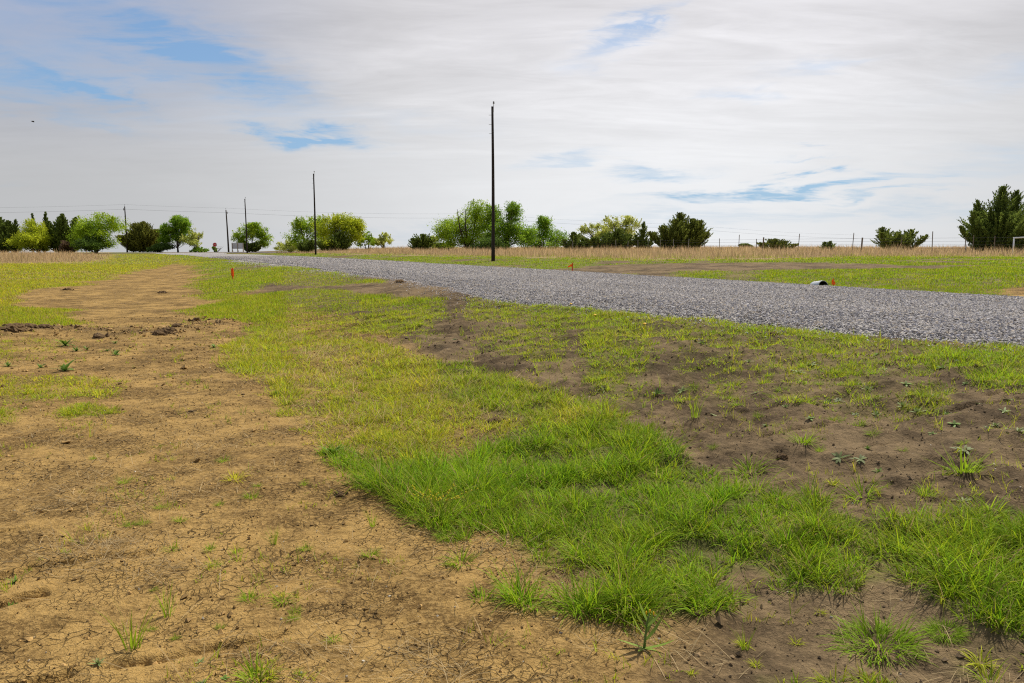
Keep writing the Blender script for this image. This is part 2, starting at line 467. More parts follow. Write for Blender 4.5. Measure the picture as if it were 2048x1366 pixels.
def gravel_material():
    t = NT('gravel'); co = t.n('ShaderNodeTexCoord').outputs['Object']
    v = t.n('ShaderNodeTexVoronoi', {'Vector': co, 'Scale': 30.0}, feature='F1')
    v2 = t.n('ShaderNodeTexVoronoi', {'Vector': co, 'Scale': 48.0}, feature='F1')
    val = t.n('ShaderNodeSeparateColor', {0: v.outputs[1]}).outputs[0]; val2 = t.n('ShaderNodeSeparateColor', {0: v2.outputs[1]}).outputs[1]
    c = t.mix(t.ramp(val, .0, 1.0), (.18, .172, .17), (.54, .51, .485))
    c = t.mix(.4, c, t.mix(val2, (.19, .182, .18), (.56, .525, .50)))
    n = t.noise(co, .35, 4, .6)
    c = t.mix(t.ramp(n, .35, .65), t.mix(1.0, c, (.86, .86, .88), 'MULTIPLY'), c)
    h = t.math('ADD', t.math('MULTIPLY', v.outputs[0], -.7), t.math('MULTIPLY', v2.outputs[0], -.3))
    b = t.n('ShaderNodeBump', {'Strength': 1.0, 'Distance': .05, 'Height': h}).outputs[0]
    return t.out(t.n('ShaderNodeBsdfPrincipled', {'Base Color': c, 'Roughness': .9, 'Specular IOR Level': .2, 'Normal': b}).outputs[0])


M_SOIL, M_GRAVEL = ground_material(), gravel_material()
M_GRASS = leaf_material('grass_blades', .48, .6, .10)
M_STRAW = leaf_material('straw', .42, .8, .08)
M_LEAF = leaf_material('tree_leaves', .52, .6, .12, 1.35)
M_CEDAR = leaf_material('cedar_needles', .30, .8, .1, 1.3)
M_WEED = leaf_material('weed_leaves', .25, .6, .18)
M_BARK = plain('bark', (.085, .065, .048), .9, .35, 9, .1, bump=.5, stretch=(1, 1, .25))
M_POLE = plain('creosoted_wood', (.040, .030, .026), .8, .35, 14, .2, bump=.4, stretch=(1, 1, .05))
M_GREYPOLE = plain('weathered_pole', (.095, .080, .068), .85, .3, 14, .2, stretch=(1, 1, .05))
M_STEEL = plain('galvanised_steel', (.33, .34, .35), .45, .15, 20, .5, metallic=.6)
M_WIRE = plain('wire', (.10, .10, .105), .6, .1)
M_PORCELAIN = plain('porcelain', (.22, .22, .23), .35, .1, spec=.5)
M_ORANGE = plain('orange_paint', (.85, .095, .030), .6, .12, 25)
tf = NT('orange_flag'); M_FLAG = tf.out(tf.n('ShaderNodeMixShader', {0: .45, 1: tf.n('ShaderNodeBsdfPrincipled', {'Base Color': (.95, .24, .02, 1), 'Roughness': .5}).outputs[0], 2: tf.n('ShaderNodeBsdfTranslucent', {'Color': (.98, .30, .02, 1)}).outputs[0]}).outputs[0])
M_PIPE = plain('pale_pipe', (.52, .55, .60), .5, .12, 8)
M_BLACK = plain('black_plastic', (.010, .010, .012), .6, .2)
M_WHITE = plain('white_paint', (.78, .78, .77), .5, .06, 5)
M_BOARD = plain('sign_board_back', (.62, .60, .60), .8, .1, 4)
M_LUMBER = plain('lumber', (.40, .33, .24), .85, .2, 10)
M_RED = plain('red_sheeting', (.55, .018, .030), .45, .08)
M_STONE = None
M_ASPHALT = plain('asphalt', (.21, .205, .20), .95, .12, 3)
M_POST = plain('post_wood', (.20, .165, .13), .9, .3, 12)
M_TPOST = plain('steel_post', (.30, .30, .28), .7, .2, 12)
M_BIRD = plain('dark_feathers', (.03, .03, .035), .8, .2)
M_PETAL = plain('yellow_petals', (.85, .50, .02), .6, .1)
M_CLOD = plain('clod_soil', (.16, .105, .055), .95, .4, 18, .1, bump=.8)
M_TANCLOD = plain('tan_clod_soil', (.25, .155, .06), .95, .35, 18, .1, bump=.8)


def stone_material():
    t = NT('crushed_stone'); col = t.attr('Col').outputs[0]
    return t.out(t.n('ShaderNodeBsdfPrincipled', {'Base Color': col, 'Roughness': .85, 'Specular IOR Level': .25}).outputs[0])


M_STONE = stone_material()


# ------------------------------------------------------------------ ground sheet
def build_ground():
    fine = np.radians(np.linspace(-47, 47, 880)); back = np.radians(np.linspace(47, 313, 84))[1:-1]
    ang = np.concatenate([fine, back])
    rr = np.concatenate([np.linspace(.002, 2.0, 12)[:-1], np.exp(np.arange(math.log(2.0), math.log(44), .0036)), np.geomspace(44, 3500, 190)])
    na, nr = len(ang), len(rr)
    A, Q = np.meshgrid(ang, rr)
    x, y = (Q * np.sin(A)).ravel(), (Q * np.cos(A)).ravel()
    z = H(x, y)
    g, _, ye = grass_at(x, y); tan, dry = soil(x, y)
    far = sstep(12, 45, np.hypot(x, y))
    V = np.stack([x, y, z], 1)
    i = np.arange(nr - 1)[:, None] * na; j = np.arange(na)[None]; j2 = (j + 1) % na
    Fq = np.stack([i + j, i + na + j, i + na + j2, i + j2], -1).reshape(-1, 4)[:, ::-1]
    att = {'tan': tan, 'grass': g, 'yellow': ye, 'dry': dry, 'far': far}
    me = mesh_np('ground', V, Fq, attrs=att, smooth=True)
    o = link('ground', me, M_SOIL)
    tag(o, 'bare tan and dark soil with patches of turf', 'ground', kind='structure')


def build_road():
    tt = np.concatenate([np.linspace(-60, 4, 60)[:-1], np.linspace(4, 60, 560)[:-1], np.linspace(60, 159, 200)])
    qq = np.linspace(-.02, 1.02, 90)
    T, Q = np.meshgrid(tt, qq, indexing='ij')
    a, b = near_edge(T), far_edge(T)
    L = a + Q * (b - a)
    x = CT * L - ST * T; y = ST * L + CT * T
    z = road_z(x, y)
    n, m = T.shape
    i = np.arange(n - 1)[:, None] * m; j = np.arange(m - 1)[None]
    Fq = np.stack([i + j, i + j + 1, i + m + j + 1, i + m + j], -1).reshape(-1, 4)
    o = link('gravel_road', mesh_np('gravel_road', np.stack([x.ravel(), y.ravel(), z.ravel()], 1), Fq, smooth=True), M_GRAVEL)
    tag(o, 'straight grey crushed stone road running to the junction', 'road', kind='structure')
    # the paved street it meets
    LL = np.linspace(-260, 260, 260); S = np.linspace(159.5, 166.5, 6)
    T, L = np.meshgrid(S, LL, indexing='ij')
    x = CT * L - ST * T; y = ST * L + CT * T
    n, m = T.shape
    i = np.arange(n - 1)[:, None] * m; j = np.arange(m - 1)[None]
    Fq = np.stack([i + j, i + j + 1, i + m + j + 1, i + m + j], -1).reshape(-1, 4)
    o = link('street', mesh_np('street', np.stack([x.ravel(), y.ravel(), (H(x, y) + .06).ravel()], 1), Fq, smooth=True), M_ASPHALT)
    tag(o, 'pale paved street crossing at the far end of the gravel road', 'street', kind='structure')


def stones(P, size, col, squash=.7):
    n = len(P)
    base = np.array([[1, 0, 0], [-1, 0, 0], [0, 1, 0], [0, -1, 0], [0, 0, 1], [0, 0, -1]], float)
    V = base[None] * R.uniform(.6, 1.25, (n, 6, 1)) + R.normal(0, .18, (n, 6, 3))
    V[:, :, 2] *= squash
    a = R.uniform(0, 2 * math.pi, n); ca, sa = np.cos(a)[:, None], np.sin(a)[:, None]
    X = V[:, :, 0] * ca - V[:, :, 1] * sa; Y = V[:, :, 0] * sa + V[:, :, 1] * ca
    tl = R.normal(0, .35, (n, 1)); Z = V[:, :, 2] + X * tl
    V = np.stack([X, Y, Z], -1) * size[:, None, None] + P[:, None]
    tri = np.array([[0, 2, 4], [2, 1, 4], [1, 3, 4], [3, 0, 4], [2, 0, 5], [1, 2, 5], [3, 1, 5], [0, 3, 5]])
    Fc = (tri[None] + (np.arange(n) * 6)[:, None, None]).reshape(-1, 3)
    return V.reshape(-1, 3), Fc, np.repeat(col, 6, 0)


def stone_cols(n, lo=.22, hi=.64):
    g = np.clip(R.beta(2.0, 2.2, n), 0, 1) * (hi - lo) + lo
    c = np.stack([g * 1.02, g * .965, g * .935], 1)
    warm = R.random(n) < .16
    c[warm] *= np.array([1.08, .97, .80])
    cool = R.random(n) < .22
    c[cool] *= np.array([.93, .95, 1.04])
    return c


def build_gravel():
    parts = []
    for t0, t1, per, s0, s1 in ((-5, 26, 800, .011, .026), (26, 44, 300, .017, .034), (44, 80, 75, .028, .05)):
        n = int((t1 - t0) * 8.3 * per)
        T = R.uniform(t0, t1, n); q = R.uniform(-.03, 1.02, n)
        L = near_edge(T) + q * (far_edge(T) - near_edge(T))
        x, y = CT * L - ST * T, ST * L + CT * T
        s = R.uniform(s0, s1, n) * np.where(R.random(n) < .06, 1.5, 1)
        pk = sstep(.02, .30, q + .10 * noise(T * .5, q * 8, 301)) * sstep(1.02, .8, q) * (.75 + .5 * noise(T * .22, q * 5, 302)); pk = np.clip(pk, 0, 1)[:, None]
        sc_ = stone_cols(n); sc_ = sc_ * (.80 + .20 * pk); sc_ = sc_ * (1 - .32 * pk) + .32 * pk * np.array([.47, .435, .40])
        trk = np.exp(-((q - .36) / .05) ** 2) + np.exp(-((q - .62) / .05) ** 2); s = s * (1 - .35 * np.clip(trk, 0, 1))
        parts.append(stones(np.stack([x, y, road_z(x, y) + s * .25], 1), s, sc_))
    # ragged spill along the near shoulder
    n = 36000
    T = R.uniform(-5, 60, n); L = near_edge(T) + .12 - np.abs(R.normal(0, .34, n)) * R.uniform(.2, 2.2, n)
    x, y = CT * L - ST * T, ST * L + CT * T
    s = R.uniform(.008, .024, n) * np.clip(T / 30, .8, 2)
    parts.append(stones(np.stack([x, y, np.maximum(H(x, y), np.where(L > near_edge(T), road_z(x, y), -9)) + s * .3], 1), s, stone_cols(n, .25, .75)))
    V, Fc, Cc = join(parts)
    tag(link('gravel', mesh_np('gravel', V, Fc, Cc), M_STONE), 'loose grey crushed stones on the road and its shoulder', 'gravel', kind='stuff')
    # pebbles and crumbs strewn over the soil
    n = 27000
    r = R.uniform(2.2, 20, n); a = np.radians(R.uniform(-44, 44, n)); x, y = r * np.sin(a), r * np.cos(a)
    L, T = LT(x, y); k = (L < near_edge(T) - .1) & (R.random(n) < np.where(L > 2.8, .8, 1)); x, y, r, L = x[k], y[k], r[k], L[k]
    m = 750; q = R.random(m); bp = np.stack([np.interp(q, np.linspace(0, 1, len(P_BERM)), P_BERM[:, j]) for j in (0, 1)], 1) + R.normal(0, .34, (m, 2))
    x, y, r = np.append(x, bp[:, 0]), np.append(y, bp[:, 1]), np.append(r, np.full(m, 99.)); L = np.append(L, np.zeros(m))
    tan, _ = soil(x, y)
    s = R.gamma(2.0, .0021, len(x)) + .0018; s *= np.clip(r / 7, 1, 1.8); s[L > 2.8] *= .95; s[r > 98] *= R.uniform(.8, 2.6, m)
    lum = R.uniform(.5, 1.6, len(x))[:, None]
    c = (tan[:, None] * np.array([.31, .195, .072]) + (1 - tan[:, None]) * np.array([.165, .115, .064])) * lum
    pale = (R.random(len(x)) < .04) & (s < .009); c[pale] = np.array([.5, .45, .36]) * lum[pale]
    V, Fc, Cc = stones(np.stack([x, y, H(x, y) + s * .35], 1), s, c, .8)
    tag(link('soil_crumbs', mesh_np('soil_crumbs', V, Fc, Cc), M_STONE), 'small crumbs of dry soil strewn over the bare ground', 'soil crumbs', kind='stuff')


GREEN, OLIVE = np.array([.185, .350, .012]), np.array([.56, .55, .044])


def grass_cols(n, ye, x, y):
    c = GREEN * (1 - ye[:, None]) + OLIVE * ye[:, None]
    ye = np.clip(ye + .28 * fbm(x * .7, y * .7, 23, 3), 0, 1); c = GREEN * (1 - ye[:, None]) + OLIVE * ye[:, None]
    v = (1 + .30 * fbm(x * 1.7, y * 1.7, 21, 2))[:, None] * R.uniform(.72, 1.28, (n, 1))
    c = c * v
    c[:, 0] *= R.uniform(.8, 1.3, n)
    strawy = R.random(n) < (.05 + .15 * ye)
    c[strawy] = np.array([.40, .31, .14]) * R.uniform(.6, 1.15, (strawy.sum(), 1))
    return c


def build_grass():
    # turf within a dozen metres: clumps of blades
    parts = []
    for r0, r1, clumps, per, rad, wid, seg in ((1.2, 5.2, 165, 36, .05, .0050, (1, .92, .62)), (5.2, 9.0, 190, 26, .07, .0062, (1, .9, .6)), (9.0, 16.0, 150, 18, .10, .0085, (1, .8))):
        area = math.radians(104) / 2 * (r1 ** 2 - r0 ** 2); n = int(area * clumps)
        r = np.sqrt(R.uniform(r0 ** 2, r1 ** 2, n)); a = np.radians(R.uniform(-52, 52, n))
        x, y = r * np.sin(a), r * np.cos(a)
        d, h, ye = grass_at(x, y)
        k = R.random(n) < d * 1.05; x, y, d, h, ye = x[k], y[k], d[k], h[k], ye[k]
        mound = np.clip(.5 + .75 * noise(x * 3.1, y * 3.1, 15) + .45 * noise(x * 1.1, y * 1.1, 16), 0, 1.25)
        hv = h * (.48 + .85 * mound) * R.uniform(.7, 1.3, len(x)) * (.55 + .45 * d)
        k = R.random(len(x)) < .68 + .6 * mound; x, y, d, h, ye, hv = x[k], y[k], d[k], h[k], ye[k], hv[k]
        m = np.full(len(x), per)
        ci = np.repeat(np.arange(len(x)), m); N = len(ci)
        az = R.uniform(0, 2 * math.pi, N); rr = rad * np.sqrt(R.random(N))
        bx, by = x[ci] + rr * np.cos(az), y[ci] + rr * np.sin(az)
        az2 = az + R.normal(0, .7, N)
        lean = np.abs(R.normal(.2, .2, N)) + .5 * rr / rad
        ln = hv[ci] * R.uniform(.45, 1.2, N)
        col = grass_cols(N, ye[ci], bx, by)
        parts.append(blades(np.stack([bx, by, H(bx, by) - .004], 1), az2, lean, ln, wid * R.uniform(.6, 1.3, N), R.uniform(.1, 1.6, N), col, seg))
    # sparse seedlings and short blades anywhere on bare soil
    n = 15000
    r = R.uniform(2.3, 18, n); a = np.radians(R.uniform(-45, 45, n)); x, y = r * np.sin(a), r * np.cos(a)
    L, T = LT(x, y); k = (L < near_edge(T)) & (fbm(x * 1.4, y * 1.4, 66, 3) > np.where(L > 2.9, -.02, .14)); x, y, r, L = x[k], y[k], r[k], L[k]
    ci = np.repeat(np.arange(len(x)), 5); N = len(ci); up = np.where(L > 2.9, 1.5, 1.0) * R.gamma(2.5, .4, len(x))
    bx, by = x[ci] + R.normal(0, .012, N), y[ci] + R.normal(0, .012, N)
    parts.append(blades(np.stack([bx, by, H(bx, by)], 1), R.uniform(0, 6.28, N), R.uniform(.1, .9, N), R.uniform(.015, .055, N) * up[ci], .0036 * np.clip(r[ci] / 6, 1, 2.2), R.uniform(0, .8, N),
                        grass_cols(N, np.full(N, .45), bx, by), (1, .8)))
    V, Fc, Cc = join(parts)
    tag(link('grass', mesh_np('grass', V, Fc, Cc, smooth=True), M_GRASS), 'fresh green and yellowing grass growing in patches over the bare soil', 'grass', kind='stuff')
    # short turf farther off
    parts = []
    for r0, r1, den, wid, up in ((16, 26, 1300, .014, 1.0), (26, 42, 430, .024, 1.0), (42, 75, 100, .045, 1.0), (75, 150, 14, .10, 1.1)):
        area = math.radians(94) / 2 * (r1 ** 2 - r0 ** 2); n = int(area * den)
        r = np.sqrt(R.uniform(r0 ** 2, r1 ** 2, n)); a = np.radians(R.uniform(-47, 47, n))
        x, y = r * np.sin(a), r * np.cos(a)
        d, h, ye = grass_at(x, y)
        k = R.random(n) < d; x, y, d, h, ye = x[k], y[k], d[k], h[k], ye[k]; N = len(x)
        ln = h * up * R.uniform(.5, 1.25, N) * (.8 + .5 * fbm(x * .8, y * .8, 15, 2)) * (.6 + .4 * d)
        parts.append(blades(np.stack([x, y, H(x, y) - .005], 1), R.uniform(0, 6.28, N), R.uniform(.05, .8, N), ln, wid * R.uniform(.6, 1.4, N), R.uniform(0, .6, N), grass_cols(N, ye, x, y), (1,)))
    V, Fc, Cc = join(parts)
    tag(link('verge_grass', mesh_np('verge_grass', V, Fc, Cc), M_GRASS), 'short green turf on the far verges and along the swale', 'grass', kind='stuff')
    # tall dead grass of the two fields
    parts = []
    for P, n0, hh in ((P_DRY_R, 420000, .74), (P_DRY_L, 200000, .85)):
        lo, hi = P.min(0), P.max(0); n = n0
        x = R.uniform(lo[0], hi[0], n); y = R.uniform(lo[1], hi[1], n)
        xw, yw = warp(x, y); s = sdf(P, xw, yw)
        L, T = LT(x, y)
        k = (s > 0) & (R.random(n) < sstep(0, 2.5, s) + .25) & (np.abs(np.arctan2(x, y)) < .85) & (np.hypot(x, y) < 185); k &= R.random(n) < np.clip(70 / np.hypot(x, y), .25, 1) ** 1.5
        k &= ~((T > 158.5) & (T < 167.5))
        x, y, s = x[k], y[k], s[k]; N = len(x); r = np.hypot(x, y)
        big = np.clip(.78 + 1.0 * fbm(x * .3, y * .3, 19, 3), .25, 1.6)
        ln = hh * big * R.uniform(.45, 1.2, N) * (.45 + .55 * sstep(0, 5, s))
        f1 = np.clip(.5 + .9 * fbm(x * .16, y * .3, 29, 3), 0, 1)[:, None]
        c = (np.array([.60, .47, .26]) * (1 - f1) + np.array([.42, .32, .22]) * f1) * R.uniform(.6, 1.3, (N, 1))
        gr = R.random(N) < .07; c[gr] = np.array([.20, .21, .05]) * R.uniform(.7, 1.2, (gr.sum(), 1))
        parts.append(blades(np.stack([x, y, H(x, y) - .01], 1), R.uniform(0, 6.28, N), R.uniform(0, .35, N), ln, .0125 * np.clip(r / 40, 1, 4) * R.uniform(.6, 1.6, N), R.uniform(0, .7, N), c, (1, .7)))
    V, Fc, Cc = join(parts)
    tag(link('dry_grass', mesh_np('dry_grass', V, Fc, Cc), M_STRAW), 'tall dead tan grass of the fields beyond the verges', 'dry grass', kind='stuff')


def build_straw():
    spots = [(230, 1105, .16, 150), (330, 1140, .14, 60), (130, 1120, .2, 50), (110, 965, .35, 80), (200, 985, .4, 80), (360, 1000, .25, 50), (140, 1010, .2, 40), (400, 890, .35, 60), (640, 1130, .25, 50), (560, 1330, .2, 60), (870, 1340, .14, 60), (860, 1110, .3, 40),
             (760, 760, .5, 160), (840, 800, .45, 200), (900, 830, .4, 120), (720, 700, .6, 120), (790, 900, .3, 100), (830, 900, .25, 80), (960, 950, .16, 90), (990, 1100, .16, 60), (1180, 1165, .18, 60), (1740, 1180, .2, 40), (1900, 1330, .2, 40), (680, 860, .35, 70),
             (1250, 1280, .1, 20), (1390, 1320, .12, 25), (60, 890, .4, 60), (520, 940, .25, 40), (1020, 870, .3, 60), (480, 760, .6, 60), (300, 850, .6, 80)]
    X, Y = [], []
    for px, py, s, n in spots:
        c = W(px, py); a = math.atan2(c[0], c[1])
        n = int(n * 1.8); X.append(c[0] + R.normal(0, s, n)); Y.append(c[1] + R.normal(0, s * .8, n))
    n = 9000
    r = np.sqrt(R.uniform(2.2 ** 2, 14 ** 2, n)); a = np.radians(R.uniform(-45, 45, n))
    x, y = r * np.sin(a), r * np.cos(a); tan, _ = soil(x, y)
    k = R.random(n) < (.12 + .75 * tan * sstep(-.2, .35, fbm(x * .9, y * .9, 87, 2))); X.append(x[k]); Y.append(y[k])
    x, y = np.concatenate(X), np.concatenate(Y); N = len(x); r = np.hypot(x, y)
    az = R.uniform(0, 6.28, N); ln = R.gamma(3, .032, N) + .03
    V, Fc, Cc = blades(np.stack([x, y, H(x, y) + .004], 1), az, R.uniform(1.0, 1.5, N), ln, .0024 * np.clip(r / 4.5, 1, 2.2) * R.uniform(.6, 1.4, N), R.uniform(.0, .55, N),
                       np.array([.50, .39, .22]) * R.uniform(.45, 1.25, (N, 1)), (1, 1, .8), tip=(1, 1, 1))
    n = 9500; P = GRASS[1][0]; lo, hi = P.min(0), P.max(0); xs = R.uniform(lo[0], hi[0], n); ys = R.uniform(lo[1], hi[1], n)
    k = (sdf(P, xs, ys) > 0) & (fbm(xs * 1.0, ys * 1.0, 97, 2) > .0); xs, ys = xs[k], ys[k]; N2 = len(xs)
    st = blades(np.stack([xs, ys, H(xs, ys)], 1), R.normal(-.3, 1.0, N2), R.uniform(.5, 1.35, N2), R.uniform(.08, .28, N2), .003 * np.clip(np.hypot(xs, ys) / 5, 1, 2.4), R.uniform(0, .5, N2), np.array([.58, .45, .23]) * R.uniform(.6, 1.2, (N2, 1)), (1, 1, .7), tip=(1, 1, 1))
    V, Fc, Cc = join([(V, Fc, Cc), st])
    # keep every straw above the soil it lies on
    Vz = H(V[:, 0], V[:, 1]) + .003; V[:, 2] = np.maximum(V[:, 2], Vz)
    tag(link('straw', mesh_np('straw', V, Fc, Cc), M_STRAW), 'dead pale straw stems lying on the ground', 'straw', kind='stuff')


build_ground(); build_road(); build_gravel(); build_grass(); build_straw()


# ------------------------------------------------------------------ trees
def ground_pt(px, Y):
    x = (px - 1024) / F_PX * Y * (CP + 0 * SP); x = (px - 1024) / F_PX * (Y * CP + (EYE - 1.0) * SP)
    return x, Y, float(H(np.array(x), np.array(float(Y))))


def leaf_cards(P, size, col, up=.3):
    n = len(P)
    d = R.normal(0, 1, (n, 3)); d /= np.linalg.norm(d, axis=1)[:, None]
    e = np.cross(d, R.normal(0, 1, (n, 3))); e /= np.linalg.norm(e, axis=1)[:, None]
    s = size[:, None]
    V = np.stack([P - d * s, P + e * s * .45, P + d * s, P - e * s * .45], 1)
    Fc = np.arange(n * 4).reshape(n, 4)
    return V.reshape(-1, 3), Fc, np.repeat(col, 4, 0)


def deciduous(name, label, cat, px, Y, top_px, w_px, hue, dens=1.0, cb=.22, seed=0, base_px=None, shoots=.5, group=None, lean=0.0, trunks=1, blobs=None):
    """one broadleaf tree: forked trunk, limbs and a crown of many small leaves round the twig ends"""
    rg = np.random.default_rng(seed + 100)
    x, y, z = ground_pt(px, Y)
    dist = Y * CP + .6 * SP
    Hh = EYE + (490 - top_px) / F_PX * dist - z; Wd = 1.12 * w_px / F_PX * dist
    root = empty(name, (x, y, z), label, cat, group)
    env = []
    if blobs:
        for (u, v, a, b) in blobs: env.append((np.array([u * Wd / 2, rg.uniform(-.2, .2) * Wd / 2, v * Hh]), np.array([a * Wd / 2, a * Wd / 2 * .9, b * Hh])))
    else:
        nb = 7
        for i in range(nb):
            a = i / nb * 6.28 + rg.uniform(-.4, .4); q = rg.uniform(.25, .62) if i else 0
            zz = rg.uniform(cb + .18, .74)
            env.append((np.array([math.cos(a) * q * Wd / 2, math.sin(a) * q * Wd / 2, zz * Hh]), np.array([.46, .46, 0]) * Wd / 2 * rg.uniform(.75, 1.15) + np.array([0, 0, .2 * Hh * rg.uniform(.7, 1.1)])))
        env[0] = (np.array([lean * Wd, 0, .68 * Hh]), np.array([.42 * Wd / 2, .42 * Wd / 2, .30 * Hh]))
    ends, wood = [], MB()
    r0 = .018 * Hh + .03
    stems = []
    for k in range(trunks):
        o = rg.normal(0, .12, 2) * (trunks > 1)
        tp = [(o[0] * 2, o[1] * 2, -.15), (o[0] * 2 + rg.normal(0, .04), o[1] * 2, cb * Hh * .6), (o[0] * 6 + lean * Wd * .4 + rg.normal(0, .1), o[1] * 6, Hh * .45), (o[0] * 8 + lean * Wd, o[1] * 8, Hh * .8)]
        wood.tube(tp, [r0 * 1.25, r0, r0 * .6, r0 * .15], 7); stems.append(tp)
    ncl = int(170 * dens + 30)
    for i in range(ncl):
        c, s = env[i % len(env)]
        d = rg.normal(0, 1, 3); d /= np.linalg.norm(d); q = rg.random() ** .45
        p = c + d * s * q
        p[2] = min(p[2], Hh * .985)
        if p[2] < cb * Hh * .5: continue
        ends.append(p)
        if i % 5 == 0:
            st = stems[i % len(stems)]; f = rg.uniform(.25, .95)
            i0 = 1 if f < .5 else 2; ff = (f * 2) % 1
            A = np.array(st[i0]) * (1 - ff) + np.array(st[min(i0 + 1, 3)]) * ff
            if A[2] > p[2]: A = np.array(st[1])
            mid = .5 * (A + p) + np.array([0, 0, .08 * Hh]) * rg.uniform(-.3, .8)
            wood.tube([A, mid, p], [r0 * .33, r0 * .2, r0 * .06], 4, False)
    shoot = []
    for i in range(int(44 * shoots)):
        p = ends[rg.integers(len(ends))]
        if p[2] < .55 * Hh: continue
        out = np.array([p[0], p[1], .9 * Hh]); out /= np.linalg.norm(out)
        out[2] += .5; e = p + out * Hh * rg.uniform(.08, .19); e[2] = min(e[2], Hh * rg.uniform(.86, 1.0))
        shoot.append((p, e)); wood.tube([p, e], [r0 * .07, r0 * .03], 3, False)
    P, ccol = [], []
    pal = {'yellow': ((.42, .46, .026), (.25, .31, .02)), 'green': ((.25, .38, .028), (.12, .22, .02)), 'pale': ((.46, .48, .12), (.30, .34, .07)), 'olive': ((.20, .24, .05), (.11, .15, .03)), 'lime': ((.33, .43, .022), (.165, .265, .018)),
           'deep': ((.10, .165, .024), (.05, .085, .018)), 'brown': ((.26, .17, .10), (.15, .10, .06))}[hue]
    for p in ends:
        n = int(70 * dens * rg.uniform(.5, 1.4)); rad = .085 * Wd * rg.uniform(.7, 1.25) * min(1, .6 + .4 * dens)
        P.append(p + rg.normal(0, 1, (n, 3)) * np.array([rad, rad, rad * .8]) * .5)
        m = rg.random(); ccol.append(np.tile(np.array(pal[0]) * m + np.array(pal[1]) * (1 - m), (n, 1)))
    for a, b in shoot:
        n = int(34 * min(1.2, dens + .3)); q = rg.random((n, 1)); P.append(a + (b - a) * q + rg.normal(0, .022 * Hh, (n, 3)) * (1.1 - q)); ccol.append(np.tile(np.array(pal[0]) * .9, (n, 1)))
    P, ccol = np.vstack(P), np.vstack(ccol); k = (P[:, 2] > .05) & (P[:, 2] < Hh); P, ccol = P[k], ccol[k]
    V, Fc, Cc = leaf_cards(P, .00085 * dist * rg.uniform(.7, 1.5, len(P)), ccol * rg.uniform(.7, 1.25, (len(P), 1)))
    link('crown', mesh_np('crown', V, Fc, Cc), M_LEAF, root)
    wood.build('trunk', M_BARK, root, True)
    return root


def cedar(name, label, px, Y, top_px, w_px, leaders=None, seed=0, cat='cedar', warm=0.0, group=None, dens=1.0):
    """a juniper: one or several pointed leaders clothed in upswept sprays"""
    rg = np.random.default_rng(seed + 500)
    x, y, z = ground_pt(px, Y); dist = Y * CP + .6 * SP
    Hh = EYE + (490 - top_px) / F_PX * dist - z; Wd = 1.18 * w_px / F_PX * dist
    root = empty(name, (x, y, z), label, cat, group)
    leaders = leaders or [(0, 1.0, .9)]
    wood = MB(); T, cols = [], []
    A, B, S = [], [], []
    for (u, h, w) in leaders:
        bx, by = u * Wd / 2, rg.uniform(-.25, .25) * Wd / 2; hh = h * Hh
        q = np.array([bx * .35, by * .35, 0]); tip = np.array([bx, by, hh])
        r0 = .022 * hh + .02
        wood.tube([q + (0, 0, -.15), q * .6 + tip * .4 * np.array([1, 1, .8]), tip], [r0, r0 * .6, .008], 6)
        nb = int(62 * (w * Wd / 2) * hh / 2.5 * dens) + 30
        for i in range(nb):
            s = rg.random() ** 1.2 * .96 + .02
            ax = q * (1 - s) ** 1.5 + tip * (1 - (1 - s) ** 1.5); ax = np.array([ax[0], ax[1], s * hh])
            Lb = 1.12 * w * Wd / 2 * (max(0.0, 1 - s) ** .8 * (.6 + .4 * min(1, s / .12)) + .05) * (rg.uniform(.45, 1.0) + .32 * (rg.random() < .2))
            a = rg.uniform(0, 6.28); el = rg.uniform(.1, .7) + .55 * s
            d = np.array([math.cos(a) * math.cos(el), math.sin(a) * math.cos(el), math.sin(el)])
            Lb = min(Lb, (1 - s) * hh * rg.uniform(.75, 1.15) / (math.sin(el) + .28) + .03 * hh)
            m = int((20 + Lb * 36) * min(dens, 1.1))
            f = rg.random(m) ** .75
            up = np.array([0, 0, 1.0])
            base = ax + d * Lb * f[:, None] + up * (Lb * .28 * f ** 2)[:, None] + rg.normal(0, 1, (m, 3)) * ((.035 + .055 * Lb) * (1.1 - f))[:, None]
            base[:, 2] = np.minimum(base[:, 2], hh * rg.uniform(.98, 1.03))
            if i % 4 == 0: wood.tube([ax, ax + d * Lb * .8 + up * Lb * .15], [.02 * Lb + .006, .004], 3, False)
            dirs = d + rg.normal(0, .38, (m, 3)) + np.array([0, 0, .55]); dirs /= np.linalg.norm(dirs, axis=1)[:, None]
            ln = (.07 + .0013 * dist) * rg.uniform(.6, 1.5, m) * (1 - .3 * s)
            A.append(base); B.append(dirs); S.append(ln)
            g = rg.uniform(.6, 1.4); cols.append(np.tile((np.array([.13, .175, .035]) * (1 - warm) + np.array([.20, .185, .036]) * warm) * g, (m, 1)))
    A, B, S, cols = np.vstack(A), np.vstack(B), np.concatenate(S), np.vstack(cols)
    k = A[:, 2] > .0; A, B, S, cols = A[k], B[k], S[k], cols[k]
    n = len(A); sd = np.cross(B, rg.normal(0, 1, (n, 3))); sd /= np.linalg.norm(sd, axis=1)[:, None]; w = (S * .20)[:, None]
    V = np.stack([A, A + B * S[:, None] * .45 + sd * w, A + B * S[:, None], A + B * S[:, None] * .45 - sd * w], 1)
    cols = np.repeat(cols * rg.uniform(.7, 1.35, (n, 1)), 4, 0)
    link('crown', mesh_np('crown', V.reshape(-1, 3), np.arange(4 * n).reshape(n, 4), cols), M_CEDAR, root)
    wood.build('trunk', M_BARK, root, True)
    return root


